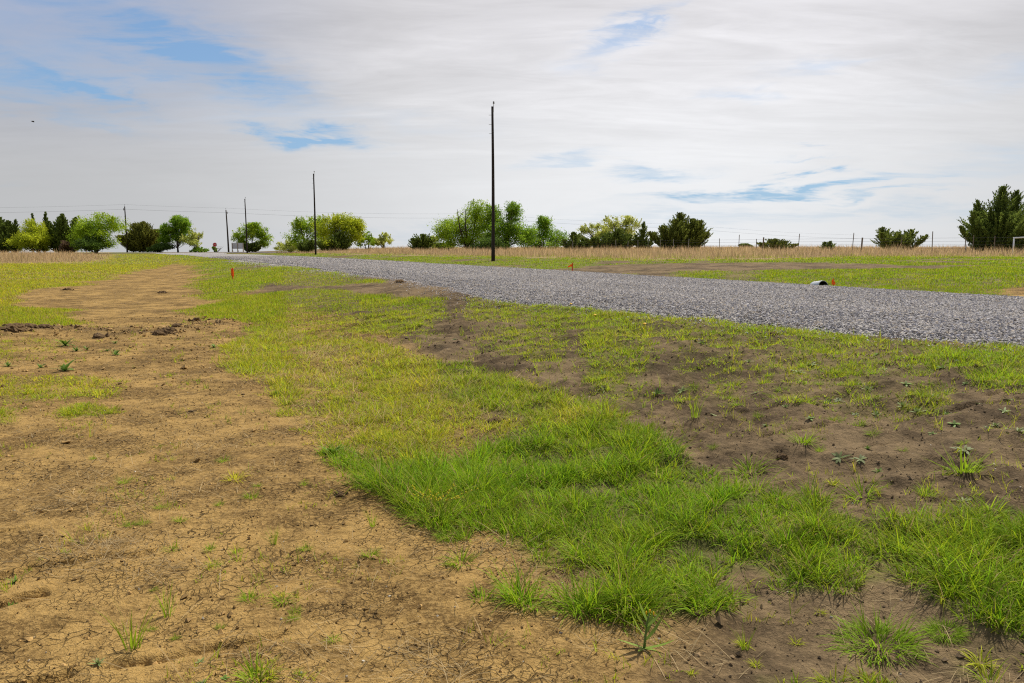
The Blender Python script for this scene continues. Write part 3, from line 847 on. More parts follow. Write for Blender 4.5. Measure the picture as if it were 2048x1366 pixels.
# the far tree line, left to right
cedar('cedar_tree', 'dark cedar at the left edge of the photo, leftmost of the tree line', 4, 150, 436, 70, [(-.2, 1, .7), (.5, .9, .6)], 1)
cedar('cedar_tree', 'narrow dark cedar just left of the yellow green round tree', 30, 148, 440, 34, [(-.2, .95, .9), (.4, 1, .7)], 2)
deciduous('broadleaf_tree', 'yellow green round tree in front of tall dark cedars beyond the dry field', 'tree', 66, 146, 437, 92, 'yellow', 1.1, 0.08, 3, shoots=.2)
cedar('cedar_tree', 'tallest thin cedar spires rising behind the yellow green round tree', 84, 154, 424, 40, [(-.5, .95, .55), (.4, 1.0, .55)], 4)
cedar('cedar_tree', 'wide dark cedar with several tips between two green trees at left', 128, 150, 430, 80, [(-.7, .82, .5), (-.2, .95, .5), (.15, 1, .5), (.6, .92, .5), (.9, .7, .4)], 5)
deciduous('dry_bush', 'small reddish brown bare bush at the foot of the wide dark cedar', 'bush', 131, 140, 480, 34, 'brown', .5, .05, 6, shoots=.4, trunks=3)
deciduous('broadleaf_tree', 'big green tree leaning right just left of the leftmost utility pole', 'tree', 192, 143, 424, 108, 'lime', 1.1, .10, 7, shoots=.9, lean=.08, blobs=[(-.55, .42, .42, .28), (-.1, .5, .5, .33), (.2, .72, .4, .26), (.62, .66, .36, .22), (-.35, .62, .35, .22), (.3, .35, .5, .25), (-.1, .2, .7, .16)])
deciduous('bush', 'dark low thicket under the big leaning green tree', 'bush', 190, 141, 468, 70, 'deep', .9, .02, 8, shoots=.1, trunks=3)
cedar('cedar_tree', 'broad olive cedar standing behind the leftmost utility pole', 283, 168, 446, 92, [(-.75, .55, .5), (-.25, .95, .6), (.2, 1, .6), (.6, .75, .6)], 9, warm=.6, dens=.7)
deciduous('broadleaf_tree', 'rounded bright green tree with billowing crown right of the olive cedar', 'tree', 356, 160, 430, 66, 'green', 1.15, .18, 10, shoots=.2, blobs=[(0, .82, .55, .17), (-.15, .62, .6, .2), (.3, .6, .5, .2), (-.65, .58, .3, .12), (-.6, .35, .3, .12), (.15, .38, .6, .16), (.4, .8, .4, .13)])
deciduous('broadleaf_tree', 'thin pale sapling touching the rounded bright green tree', 'tree', 388, 158, 455, 52, 'pale', .40, 0.1, 11, shoots=.6, trunks=2)
deciduous('bush', 'low hedge like bush below the olive cedar', 'bush', 322, 158, 486, 60, 'deep', .6, .02, 12, shoots=.1, trunks=2)
deciduous('bush', 'small green bush right of the pale sapling at the crest', 'bush', 399, 157, 494, 34, 'green', .35, .02, 13, shoots=.1, trunks=2)
deciduous('bush', 'slim green shrub growing under the red stop sign', 'shrub', 429, 158, 490, 10, 'lime', .35, .02, 14, shoots=.1, trunks=2)
deciduous('broadleaf_tree', 'open green tree behind the third utility pole near the junction', 'tree', 505, 172, 445, 72, 'lime', .85, 0.12, 15, shoots=.25, blobs=[(-.15, .78, .5, .18), (.3, .75, .45, .17), (.6, .52, .38, .15), (-.65, .5, .38, .13), (0, .55, .5, .15), (.2, .9, .3, .1), (.45, .3, .3, .1), (-.5, .3, .25, .1)])
cedar('cedar_bush', 'dark low cedar clump at the foot of the open green tree', 503, 170, 487, 40, [(-.5, .9, .6), (.3, 1, .7), (.9, .8, .4)], 16, cat='bush')
deciduous('broadleaf_tree', 'low pale shrubby tree left of the yellow green tree pair', 'tree', 583, 150, 478, 62, 'pale', .5, .1, 17, shoots=.5, trunks=3)
deciduous('broadleaf_tree', 'medium green tree with upright shoots behind the second utility pole', 'tree', 618, 148, 430, 92, 'lime', .85, 0.05, 18, shoots=1.4, trunks=2, blobs=[(-0.5, 0.4, 0.45, 0.22), (-0.1, 0.62, 0.45, 0.22), (0.3, 0.78, 0.35, 0.2), (-0.35, 0.72, 0.22, 0.2), (0.4, 0.4, 0.5, 0.25), (0, 0.25, 0.8, 0.16)])
deciduous('broadleaf_tree', 'wide yellow green tree right of the second utility pole', 'tree', 676, 142, 425, 100, 'yellow', 1.35, 0.04, 19, shoots=1.0, trunks=2, blobs=[(-0.1, 0.74, 0.45, 0.22), (0.3, 0.7, 0.42, 0.22), (-0.45, 0.55, 0.45, 0.25), (0.6, 0.48, 0.4, 0.25), (0.1, 0.42, 0.7, 0.25), (-0.1, 0.22, 0.8, 0.15), (0.72, 0.66, 0.2, 0.16)])
cedar('cedar_bush', 'dark cedar thicket under the wide yellow green tree', 668, 139, 466, 78, [(-.7, .5, .5), (-.1, .75, .5), (.25, 1, .5), (.7, .6, .5)], 20, cat='bush')
cedar('cedar_bush', 'dark cedar thicket left of the second utility pole base', 613, 143, 482, 44, [(-.5, .8, .6), (.4, 1, .6)], 201, cat='bush')
deciduous('broadleaf_tree', 'light green sapling first right of the wide yellow green tree', 'tree', 736, 150, 463, 48, 'lime', .45, 0.04, 21, shoots=.5, trunks=3)
deciduous('broadleaf_tree', 'light green twin sapling left of the gap before the low cedar', 'tree', 767, 150, 463, 44, 'pale', .45, 0.04, 22, shoots=.5, trunks=3)
cedar('cedar_bush', 'rounded blue green cedar bush left of the tall thicket behind the tallest pole', 846, 118, 470, 62, [(-.5, .75, .6), (0, 1, .7), (.45, .8, .6)], 23, cat='bush')
deciduous('broadleaf_tree', 'small yellowish tree peeking behind the rounded cedar bush', 'tree', 867, 124, 470, 26, 'pale', .5, .15, 24, shoots=.4)
cedar('cedar_bush', 'low dark cedar between the rounded cedar bush and the tall thicket', 890, 116, 486, 46, [(-.4, .9, .7), (.4, 1, .7)], 25, cat='bush')
deciduous('broadleaf_tree', 'large green thicket tree left half behind the tallest pole', 'tree', 938, 112, 400, 126, 'lime', 1.4, .10, 26, shoots=1.6, trunks=3, blobs=[(-.65, .42, .3, .2), (-.35, .38, .5, .22), (.25, .76, .34, .2), (.05, .5, .5, .25), (.45, .52, .5, .26), (-.2, .22, .8, .16), (.3, .25, .7, .2)])
deciduous('broadleaf_tree', 'olive green thicket tree right half behind the tallest pole', 'tree', 1010, 110, 402, 108, 'green', 1.3, .10, 27, shoots=1.5, trunks=3, blobs=[(-.3, .42, .55, .26), (.2, .42, .5, .24), (.3, .76, .26, .2), (-.4, .7, .28, .2), (.2, .25, .8, .18), (.65, .34, .35, .18)])
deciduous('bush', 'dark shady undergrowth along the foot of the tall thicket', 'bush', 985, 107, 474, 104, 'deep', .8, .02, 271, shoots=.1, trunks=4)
deciduous('broadleaf_tree', 'shorter grey green tree with bare twigs right of the tall thicket', 'tree', 1082, 114, 430, 98, 'green', 0.95, .12, 28, shoots=1.3, trunks=2, blobs=[(-.3, .4, .5, .28), (.15, .5, .4, .3), (.1, .78, .25, .18), (.6, .32, .42, .26), (0, .2, .8, .16)])
cedar('cedar_tree', 'low spired cedar at the left foot of the bare pale trees', 1152, 104, 466, 70, [(-.15, 1, .5), (.45, .7, .5), (-.6, .6, .5), (.9, .62, .4), (.7, .5, .5)], 29)
deciduous('broadleaf_tree', 'thin pale tree with bare trunk, shorter of the two pale trees', 'tree', 1187, 108, 446, 70, 'pale', 0.5, .42, 30, shoots=.7, blobs=[(-0.4, 0.75, 0.35, 0.14), (0.1, 0.86, 0.4, 0.12), (0.5, 0.66, 0.35, 0.16), (-0.7, 0.5, 0.25, 0.1), (0.2, 0.55, 0.3, 0.14)])
deciduous('broadleaf_tree', 'tall sparse pale yellow tree left of the spired cedars', 'tree', 1240, 110, 431, 84, 'pale', 0.7, .4, 31, shoots=1.0, trunks=2, blobs=[(-0.35, 0.8, 0.38, 0.16), (0.3, 0.88, 0.3, 0.12), (0.5, 0.68, 0.32, 0.2), (-0.6, 0.6, 0.28, 0.16), (0, 0.6, 0.4, 0.18), (0.45, 0.42, 0.3, 0.16), (-0.3, 0.38, 0.4, 0.14)])
cedar('cedar_tree', 'dark cedar clump below the tall sparse pale tree', 1226, 102, 460, 96, [(-1.0, .55, .4), (.95, .6, .4), (-.75, .6, .5), (-.2, .8, .5), (.15, 1, .5), (.6, .75, .5)], 32)
cedar('cedar_tree', 'slender pointed cedar between the pale tree and the largest middle cedar', 1287, 102, 445, 44, [(.0, 1, .75), (-.6, .55, .5), (.7, .5, .5)], 33)
cedar('cedar_tree', 'massive many tipped cedar in the middle of the right field', 1362, 96, 428, 126, [(-.85, .5, .35), (-.55, .66, .42), (-.2, .82, .5), (-.02, 1, .5), (.28, .84, .5), (.48, .8, .45), (.78, .5, .4), (.1, .6, .7)], 34, warm=.25)
deciduous('bush', 'tiny rounded tree far beyond the fence right of the massive cedar', 'tree', 1490, 150, 487, 26, 'olive', .7, .05, 35, shoots=.1)
deciduous('bush', 'tiny flat grey green bush at the foot of the far rounded tree', 'bush', 1462, 140, 495, 24, 'olive', .5, .02, 36, shoots=.1)
cedar('cedar_bush', 'low spreading cedar bush with a yellowish top behind the fence', 1552, 86, 480, 84, [(-.7, .7, .5), (-.1, 1, .6), (.4, .85, .5), (.85, .6, .4)], 37, cat='bush', warm=.35)
cedar('cedar_bush', 'smallest cedar poking out of the dry grass', 1654, 80, 484, 30, [(-.3, .9, .7), (.3, 1, .7)], 38, cat='bush')
cedar('cedar_bush', 'wide twin topped cedar bush behind the fence left of the large right cedar', 1792, 76, 457, 118, [(-.55, .78, .4), (-.35, 1, .45), (-.05, .8, .4), (.25, .7, .4), (.55, .92, .42), (.85, .7, .3)], 39, cat='bush', warm=.2)
cedar('cedar_tree', 'largest dark cedar at the right edge above the white pipe rail', 1995, 68, 375, 150, [(-.95, .40, .3), (-.72, .62, .36), (-.38, .8, .45), (.05, 1, .55), (.42, .93, .5), (.8, .75, .45), (0, .6, .9), (1.1, .5, .4)], 40, dens=1.2)


# ------------------------------------------------------------------ utility poles and lines
def utility_pole(label, px, Y, top_px, base_r, mat, kind, lean=0.0):
    x, y, z = ground_pt(px, Y); dist = Y * CP + .6 * SP
    h = EYE + (490 - top_px) / F_PX * dist - z
    root = empty('utility_pole', (x, y, z), label, 'pole', 'utility poles')
    ls = np.linspace(0, 1, 9); bow = .03 * np.sin(ls * 3)
    m = MB().tube([(lean * q + b, 0, -.4 + q * (h + .4)) for q, b in zip(ls, bow)], list(base_r * (1 - .42 * ls)), 14)
    m.build('shaft', mat, root, True)
    rt = base_r * .58; tx = lean
    if kind == 'new':
        MB().box((tx + rt + .012, -.0, h - .12), (.022, .07, .5)).tube([(tx + rt + .02, 0, h + .05), (tx + rt + .02, 0, h + .24)], .016, 6).build('ridge_bracket', M_STEEL, root)
        MB().tube([(tx + rt + .02, 0, h + .18), (tx + rt + .02, 0, h + .22), (tx + rt + .02, 0, h + .25), (tx + rt + .02, 0, h + .30), (tx + rt + .02, 0, h + .34)], [.05, .07, .045, .06, .025], 10).build('insulator', M_PORCELAIN, root, True)
        for k, hz in enumerate((h - .55, h - 1.15, h - 1.75)):
            MB().tube([(tx - rt - .16, 0, hz), (tx + rt + .02, 0, hz)], .012, 6).build('through_bolt', M_STEEL, root)
        MB().tube([(.01 + base_r, -.06, -.1), (lean + rt + .006, -.04, h - .4)], .008, 5).build('ground_wire', M_WIRE, root)
    else:
        s = 1 if kind == 'right' else -1
        MB().tube([(tx, 0, h - .05), (tx - .02 * s, 0, h + .30)], .02, 6).tube([(tx - .02 * s, 0, h + .28), (tx - .02 * s, 0, h + .42)], [.06, .03], 8).build('insulator', M_PORCELAIN, root)
        MB().box((tx + s * (rt + .10), 0, h - .55), (.2, .1, .1)).tube([(tx + s * (rt + .14), 0, h - .8), (tx + s * (rt + .14), 0, h - .35)], .07, 8).build('side_bracket', M_STEEL, root)
    return root, h


p1, h1 = utility_pole('nearest and tallest dark wooden pole, in front of the green thicket', 986, 54, 221, .125, M_POLE, 'new', lean=-.02)
utility_pole('second tallest dark pole at the far edge of the road before a yellow green tree', 631, 100, 350, .125, M_POLE, 'new', lean=.03)
utility_pole('third dark pole, in front of the open green tree at the junction', 494, 148, 399, .14, M_POLE, 'new', lean=-.05)
pa, ha = utility_pole('grey weathered pole carrying wires between the stop sign and the sign board', 457, 171, 421, .19, M_GREYPOLE, 'right', lean=-.20)
pb, hb = utility_pole('leftmost dark pole carrying wires, before the olive cedar', 254, 166, 414, .17, M_POLE, 'left')
far_tops = [Vector((ground_pt(px, Y)[0], Y, EYE + (490 - tp) / F_PX * (Y * CP + .6 * SP))) for px, Y, tp in ((962, 190, 431), (1366, 205, 452))]   # where the line goes on behind the trees


def wire(label, hz, off, rad):
    pts = [Vector((-150, 138, float(hbase(np.array(-150.), np.array(138.))) + 8.7 + hz))]
    for p, h in ((pb, hb), (pa, ha)):
        pts.append(Vector((p.location.x + off, p.location.y, p.location.z + h + hz)))
    pts += [p + Vector((off, 0, hz)) for p in far_tops]
    pts.append(pts[-1] + (pts[-1] - pts[-2]) * 1.0 + Vector((0, 0, -.4)))
    m = MB()
    for a, b in zip(pts[:-1], pts[1:]):
        n = 14; sag = (b - a).length ** 2 * .00016
        m.tube([a.lerp(b, i / n) - Vector((0, 0, 4 * sag * (i / n) * (1 - i / n))) for i in range(n + 1)], rad, 4, False)
    tag(m.build('power_line', M_WIRE), label, 'power line', 'overhead wires')


wire('upper overhead wire on the pole tops above the far tree line', .40, 0, .011)
wire('lower overhead wire on the pole sides above the far tree line', -.55, .12, .016)


# ------------------------------------------------------------------ junction signs
def octagon(r, y, c):
    return [(c[0] + r * math.cos(math.pi / 8 + k * math.pi / 4), y, c[1] + r * math.sin(math.pi / 8 + k * math.pi / 4)) for k in range(8)]


def prism(m, A, B):
    m.face(A); m.face(list(reversed(B)))
    for i in range(len(A)):
        j = (i + 1) % len(A); m.face([A[i], B[i], B[j], A[j]])
    return m


x, y, z = ground_pt(430, 152)
zs = EYE + (490 - 489.3) / F_PX * 152 - z
st = empty('stop_sign', (x, y, z), 'red octagonal stop sign on a post at the end of the gravel road', 'sign', rz=.36)
MB().tube([(0, .03, -.2), (0, .03, zs + .3)], .03, 6).build('post', M_STEEL, st)
prism(MB(), octagon(.40, -.012, (0, zs)), octagon(.40, .0, (0, zs))).build('sign_rim', M_WHITE, st)
prism(MB(), octagon(.375, -.018, (0, zs)), octagon(.375, -.013, (0, zs))).build('sign_face', M_RED, st)
cu = bpy.data.curves.new('lettering', 'FONT'); cu.body = 'STOP'; cu.size = .34; cu.align_x = 'CENTER'; cu.align_y = 'CENTER'; cu.extrude = .002
tc = bpy.data.objects.new('lettering', cu); C.objects.link(tc); bpy.context.view_layer.update(); tm = bpy.data.meshes.new_from_object(tc.evaluated_get(bpy.context.evaluated_depsgraph_get())); bpy.data.objects.remove(tc); to = link('lettering', tm); to.data.materials.clear(); to.data.materials.append(M_WHITE); to.parent = st; to.location = (0, -.022, zs); to.rotation_euler = (math.pi / 2, 0, 0)

x0, y0, z0 = ground_pt(478, 160)
bd = empty('sign_board', (x0, y0, z0), 'pale sign board on braced timber posts seen from behind beside the weathered pole', 'sign', rz=-.25)
zt = EYE + (490 - 486) / F_PX * 160 - z0; zb = EYE + (490 - 497.5) / F_PX * 160 - z0
for k, (a, b) in enumerate(((-1.5, -.30), (-.24, .95))):
    MB().box(((a + b) / 2, 0, (zt + zb) / 2), (b - a, .04, zt - zb)).build('panel', M_BOARD, bd)
for k, px_ in enumerate((-1.5, -.27, .97)):
    MB().box((px_, -.08, zt / 2), (.12, .1, zt + .1)).build('post', M_LUMBER, bd)
    MB().tube([(px_, -.12, zt * .55), (px_ + .9, -1.1, -.05)], .05, 4).build('brace', M_LUMBER, bd)

# ------------------------------------------------------------------ fence of the right field
fx = [(1085, 104), (1145, 102), (1232, 98.5), (1255, 97.5), (1276, 96.5), (1296, 95.5), (1320, 94), (1347, 92.5), (1376, 91), (1408, 89), (1439, 87), (1477, 85), (1513, 83), (1526, 82.5), (1596, 79), (1704, 74), (1722, 73), (1800, 70.5), (1864, 68), (1930, 66), (1945, 65.6), (1988, 64.2), (2052, 62.2), (2130, 60)]
fe = empty('wire_fence', ground_pt(1596, 79), 'wire fence of thin stakes and strands standing in the dry grass of the right field', 'fence')
ox, oy, oz = fe.location
tops = []
rr_ = random.Random(3)
for i, (px, Y) in enumerate(fx):
    x, y, z = ground_pt(px, Y); h = 1.42 + rr_.uniform(-.12, .15) + (.35 if px in (1477, 1704, 1864, 1596) else 0); ln = rr_.uniform(-.06, .10)
    tall = px in (1722, 1526, 2052)
    MB().tube([(x - ox, y - oy, z - oz - .2), (x - ox + ln, y - oy, z - oz + h)], .07 if tall else .034, 6).build('post', M_POST if px > 1460 else M_TPOST, fe)
    tops.append(Vector((x - ox + ln * .8, y - oy - .05, z - oz)))
for hz in (.45, .75, 1.05, 1.32):
    m = MB(); m.tube([p + Vector((0, 0, hz)) for p in tops], .009, 4, False); m.build('strand', M_WIRE, fe)

x, y, z = ground_pt(2026, 60)
gt = empty('pipe_rail', (x, y, z), 'white pipe rail fence end at the right edge below the largest cedar', 'fence')
zt = EYE + (490 - 476) / F_PX * 60 - z
MB().tube([(0, 0, -.2), (0, 0, zt)], .055, 10).build('post', M_WHITE, gt, True)
MB().tube([(2.4, -.9, -.2), (2.4, -.9, zt + .08)], .055, 10).build('post', M_WHITE, gt, True)
MB().tube([(-.06, .02, zt), (2.4, -.9, zt + .13), (4.9, -1.8, zt + .2)], .05, 10).build('top_rail', M_WHITE, gt, True)


# ------------------------------------------------------------------ stakes, flag, culvert pipe
def stake(label, px, py, h, ribbon):
    x, y = W(px, py); z = float(H(np.array(x), np.array(y)))
    o = empty('survey_stake', (x, y, z), label, 'stake', 'orange survey stakes')
    MB().box((0, 0, h / 2 - .08), (.045, .02, h + .16)).face([(-.0225, -.0, h), (0, 0, h + .03), (.0225, 0, h)]).build('stake', M_ORANGE, o)
    if ribbon == 'down':
        m = MB()
        for k, (a, w) in enumerate(((-.035, .05), (.03, .04))):
            m.face([(a - w / 2, -.02, h * .98), (a + w / 2, -.03, h * .98), (a + w * .7 + .01, -.045, h * .35), (a + .01, -.03, h * .28), (a - w * .4, -.04, h * .4)])
        o2 = m.build('ribbon', M_FLAG, o)
    else:
        m = MB().face([(0, -.015, h * .93), (0, -.015, h * .78), (-.10, -.05, h * .62), (-.21, -.03, h * .48), (-.23, -.0, h * .62), (-.11, -.04, h * .80)])
        m.face([(0, -.018, h * .8), (.0, -.018, h * .72), (-.06, -.04, h * .55), (-.09, -.04, h * .6)])
        o2 = m.build('ribbon', M_FLAG, o)
    sm = o2.modifiers.new('thick', 'SOLIDIFY'); sm.thickness = .003


stake('orange survey stake with hanging ribbon in the grass left of the road', 466, 560, .46, 'down')
stake('orange survey stake with a side ribbon on the dark soil across the road', 1145, 544, .42, 'side')

x, y = W(1646, 573); L_, T_ = LT(x, y); L_ = 18.75; x, y = CT * L_ - ST * T_, ST * L_ + CT * T_
y2 = y; x = (1646 - 1024) / F_PX * y
z = EYE + (490 - 567) / F_PX * y - .10
cp = empty('culvert_pipe', (x, y, z), 'pale plastic culvert pipe with a black open end in the ditch across the road', 'pipe', rz=math.radians(62))
n = 9
m = MB(); m.tube([(0, -k * .05 * 1.0, 0) for k in range(n)][::-1], [.20 + .010 * (k % 2) for k in range(n)][::-1], 24, False); m.build('corrugated_wall', M_PIPE, cp, True)
m = MB(); m.tube([(0, -.0, 0), (0, -.38, 0), (0, -.39, 0)], [.185, .185, .01], 24, False); m.build('bore', M_BLACK, cp, True)
m = MB()
for k in range(24):
    a, b = 2 * math.pi * k / 24, 2 * math.pi * (k + 1) / 24
    m.face([(.185 * math.cos(a), .004, .185 * math.sin(a)), (.185 * math.cos(b), .004, .185 * math.sin(b)), (.203 * math.cos(b), .004, .203 * math.sin(b)), (.203 * math.cos(a), .004, .203 * math.sin(a))])
m.build('end_rim', M_PIPE, cp)
cp.rotation_euler = (math.radians(8), 0, math.radians(200))

xf = (1666 - 1024) / F_PX * (y - .3); yf = y - .3; zf = float(H(np.array(xf), np.array(yf)))
fl = empty('marker_flag', (xf, yf, zf), 'small orange pin flag beside the culvert pipe', 'flag')
zz = EYE + (490 - 571) / F_PX * yf - zf
MB().tube([(0, 0, -.1), (.0, 0, zz + .24)], .003, 5).build('wire_stem', M_STEEL, fl)
o = MB().face([(0, 0, zz + .23), (-.07, -.02, zz + .15), (-.065, -.03, zz + .06), (-.02, -.02, zz + .02), (.065, .02, zz + .04), (.07, .03, zz + .09), (.03, .01, zz + .13)]).build('flag', M_FLAG, fl)
sm = o.modifiers.new('thick', 'SOLIDIFY'); sm.thickness = .002

# a bird, wings out, gliding high on the left
bz = 60; bx = (97 - 1024) / F_PX * bz
bm = MB(); bm.tube([(-.02, -.16, 0), (0, -.10, .01), (0, 0, .015), (0, .10, .0), (0, .17, -.005)], [.012, .04, .05, .035, .01], 8)
bird = bm.build('bird', M_BIRD, None, True); bird.location = (bx, bz * CP, EYE + (490 - 253) / F_PX * bz)
tag(bird, 'tiny dark bird gliding high in the sky at left', 'bird')
for s in (-1, 1):
    MB().face([(0, -.05, .02), (s * .10, -.07, .05), (s * .17, .0, .03), (s * .10, .03, .045), (0, .05, .02)]).build('wing', M_BIRD, bird)


# ------------------------------------------------------------------ single plants and clods
def variant(fn, n): return [fn(k) for k in range(n)]


def tuft_mesh(k, nb=70, rad=.05, ht=.11, spread=.75, yel=.2, upright=False):
    az = R.uniform(0, 6.28, nb); rr = rad * np.sqrt(R.random(nb))
    P = np.stack([rr * np.cos(az), rr * np.sin(az), np.full(nb, -.004)], 1)
    col = GREEN * (1 - yel) + OLIVE * yel
    c = col * R.uniform(.7, 1.35, (nb, 1)); d = R.random(nb) < .06; c[d] = np.array([.38, .30, .14])
    V, Fc, Cc = blades(P, az + R.normal(0, .4, nb), np.abs(R.normal(.1 if upright else .35, .2, nb)) + (.1 if upright else .5) * rr / rad, ht * R.uniform(.4, 1.3, nb), np.full(nb, .0036 if upright else .0048), R.uniform(.1, 1.0 if upright else 1.7, nb) * spread / .75, c)
    return mesh_np('grass_tuft', V, Fc, Cc, smooth=True)


def rosette_mesh(k, leaves=11, ln=.075, wd=.019, up=.25):
    az = np.arange(leaves) * 2.4 + R.normal(0, .2, leaves)
    c = np.array([(.21, .27, .09), (.17, .27, .05), (.18, .22, .08)][k % 3]) * R.uniform(.65, 1.3, (leaves, 1))
    inner = np.arange(leaves) / leaves
    V, Fc, Cc = blades(np.zeros((leaves, 3)) + np.array([0, 0, .002]), az, 1.42 - up * 2.4 * inner, ln * R.uniform(.7, 1.2, leaves) * (1 - .35 * inner), np.full(leaves, wd) * R.uniform(.8, 1.2, leaves), R.uniform(.1, .5, leaves), c,
                       (.35, .9, 1.0, .7), twist=np.zeros(leaves) + R.normal(0, .15, leaves), tip=(1.1, 1.1, 1.05))
    return mesh_np('rosette_weed', V, Fc, Cc, smooth=True)


def broad_mesh(k, leaves=16, ln=.16):
    az = R.uniform(0, 6.28, leaves); c = np.array([.12, .21, .03]) * R.uniform(.75, 1.4, (leaves, 1))
    V, Fc, Cc = blades(np.zeros((leaves, 3)), az, R.uniform(.35, 1.25, leaves), ln * R.uniform(.45, 1.15, leaves), np.full(leaves, ln * .19), R.uniform(.3, 1.2, leaves), c, (.25, .8, 1.0, .75), twist=R.normal(0, .25, leaves))
    return mesh_np('broadleaf_weed', V, Fc, Cc, smooth=True)


def clod_mesh(k):
    n, mlt = 18, 11
    V = []; Fc = []
    for i in range(mlt + 1):
        for j in range(n):
            th, ph = math.pi * i / mlt, 2 * math.pi * j / n
            p = np.array([math.sin(th) * math.cos(ph), math.sin(th) * math.sin(ph), math.cos(th)])
            q = 1 + .5 * float(fbm(np.array(p[0] * 1.3 + k * 5 + p[2]), np.array(p[1] * 1.3 + p[2] * .7), 200 + k, 3)) + .22 * float(noise(np.array(p[0] * 3 + k), np.array(p[1] * 3 + p[2] * 3), 230 + k))
            V.append(p * q * np.array([1, .8, .5]))
    for i in range(mlt):
        for j in range(n):
            Fc.append((i * n + j, (i + 1) * n + j, (i + 1) * n + (j + 1) % n, i * n + (j + 1) % n))
    m = 16; a = R.uniform(0, 6.28, m); q = R.uniform(.5, 1.5, m)
    P = np.stack([q * np.cos(a), q * np.sin(a) * .8, R.uniform(-.25, .35, m) * (1.6 - q)], 1)
    v2, f2, _ = stones(P, R.uniform(.12, .42, m), np.zeros((m, 3)))
    V = np.vstack([np.array(V), v2]); Fc = [tuple(f) for f in Fc] + [tuple(int(i) + n * (mlt + 1) for i in f) for f in f2]
    me = bpy.data.meshes.new('dirt_clod'); me.from_pydata([tuple(p) for p in V], [], Fc); me.update(); return me


TUFT = variant(lambda k: tuft_mesh(k), 4); TALL = variant(lambda k: tuft_mesh(k, 26, .022, .16, .5, .25, True), 3)
BIGT = variant(lambda k: tuft_mesh(k, 440, .15, .15, .95, .12), 2); ROS = variant(lambda k: rosette_mesh(k, (6, 13, 9, 16, 7, 11)[k], (.075, .06, .085, .07, .06, .08)[k], (.017, .012, .020, .013, .021, .011)[k], (.15, .45, .1, .55, .25, .35)[k]), 6); BRD = variant(broad_mesh, 3); CLOD = variant(clod_mesh, 4)
DRYT = variant(lambda k: tuft_mesh(k, 60, .06, .10, .9, 1.0), 1)


def put(name, me, mat, px, py, size_px, native, label, cat, group, flat=False, lift=0.0):
    x, y = W(px, py); d = math.sqrt(x * x + y * y + 1.6 ** 2)
    s = size_px / F_PX * d / native
    o = link(name, me, mat); z = float(H(np.array(x), np.array(y)))
    o.location = (x, y, z + lift * s); o.scale = (s, s, s); e = .07
    nx, ny = [float(H(np.array(x - dx), np.array(y - dy)) - H(np.array(x + dx), np.array(y + dy))) / (2 * e) for dx, dy in ((e, 0), (0, e))]
    up = Vector((nx, ny, 1.0)).normalized(); o.rotation_euler = (Vector((0, 0, 1)).rotation_difference(up).to_matrix() @ Matrix.Rotation(random.uniform(0, 6.28), 3, 'Z')).to_euler()
    return tag(o, label, cat, group)


GT = 'separate grass tufts on bare soil'
big = [  # px, py, width px, label
    (1755, 1285, 165, BIGT[0], 'largest lone grass tuft, wide and dark green, on dark soil near the bottom right corner'),
    (1890, 1270, 75, BIGT[1], 'floppy grass tuft touching the right side of the largest lone tuft'),
    (900, 1075, 70, BIGT[1], 'ragged grass tuft at the left foot of the lush grass mass'),
    (745, 968, 78, BIGT[0], 'leftmost fountain shaped grass tuft at the edge of the lush mass'),
]
for px, py, w, me, lb in big: put('grass_tuft', me, M_GRASS, px, py, w, .44, lb, 'grass tuft', GT)
mid = [(265, 1296, 75, 'spiky dark grass tuft over the lowest rut at bottom left'), (335, 1228, 50, 'mid green grass tuft on cracked clay above the spiky dark tuft'), (515, 1358, 85, 'wide grass tuft at the bottom edge on tan clay'),
       (920, 1125, 70, 'flat grass tuft on tan clay below the ragged tuft'), (505, 996, 36, 'small bright tuft near the middle of the tan clay'), (1500, 940, 75, 'bright spiky tuft on dark soil nearest the lush mass top right'),
       (1390, 848, 45, 'tall upright bright tuft alone on the dark slope'), (1725, 1003, 75, 'wide low tuft on dark soil above the right lush band'), (1605, 893, 60, 'fan shaped tuft on the dark slope left of centre ruts'),
       (1490, 1296, 42, 'upright dark tuft on dark soil below the lush mass'), (548, 1086, 32, 'dense upright grey green tuft on tan clay'), (745, 1050, 34, 'thin bright upright tuft left of the lush mass'),
       (1850, 1000, 50, 'round tuft on dark soil near the right edge'), (1925, 950, 90, 'long low tuft group on dark soil near the right edge'), (430, 1128, 30, 'small tuft right of the upper left rut'),
       (740, 1108, 40, 'dry mixed tuft on tan clay right of the upper left rut'), (498, 1195, 45, 'low loose tuft on cracked clay left of centre'), (565, 1198, 46, 'right one of two loose tufts on cracked clay')]
for i, (px, py, w, lb) in enumerate(mid):
    tl = any(k in lb for k in ('upright', 'spiky dark'))
    put('grass_tuft', (TALL if tl else TUFT)[i % 3], M_GRASS, px, py, w, .14 if tl else .19, lb, 'grass tuft', GT)
put('grass_tuft', DRYT[0], M_STRAW, 470, 960, 48, .18, 'dead straw coloured tuft on tan clay', 'grass tuft', GT)
z3 = [(860, 545), (225, 590), (110, 660), (560, 578), (630, 655), (520, 628), (790, 735), (940, 815), (1080, 845), (490, 810), (230, 990), (1335, 1010), (850, 1012), (1160, 562), (850, 618), (1690, 975), (1900, 640), (330, 690), (560, 705), (370, 735), (1160, 930), (1600, 430)]
for i, (a, b) in enumerate(z3):
    put('grass_tuft', TUFT[i % 4], M_GRASS, 1348 + a / 2.926, 560 + b / 2.926, random.uniform(18, 30), .19, 'small grass tuft among rosette weeds on the dark soil slope', 'grass tuft', GT)
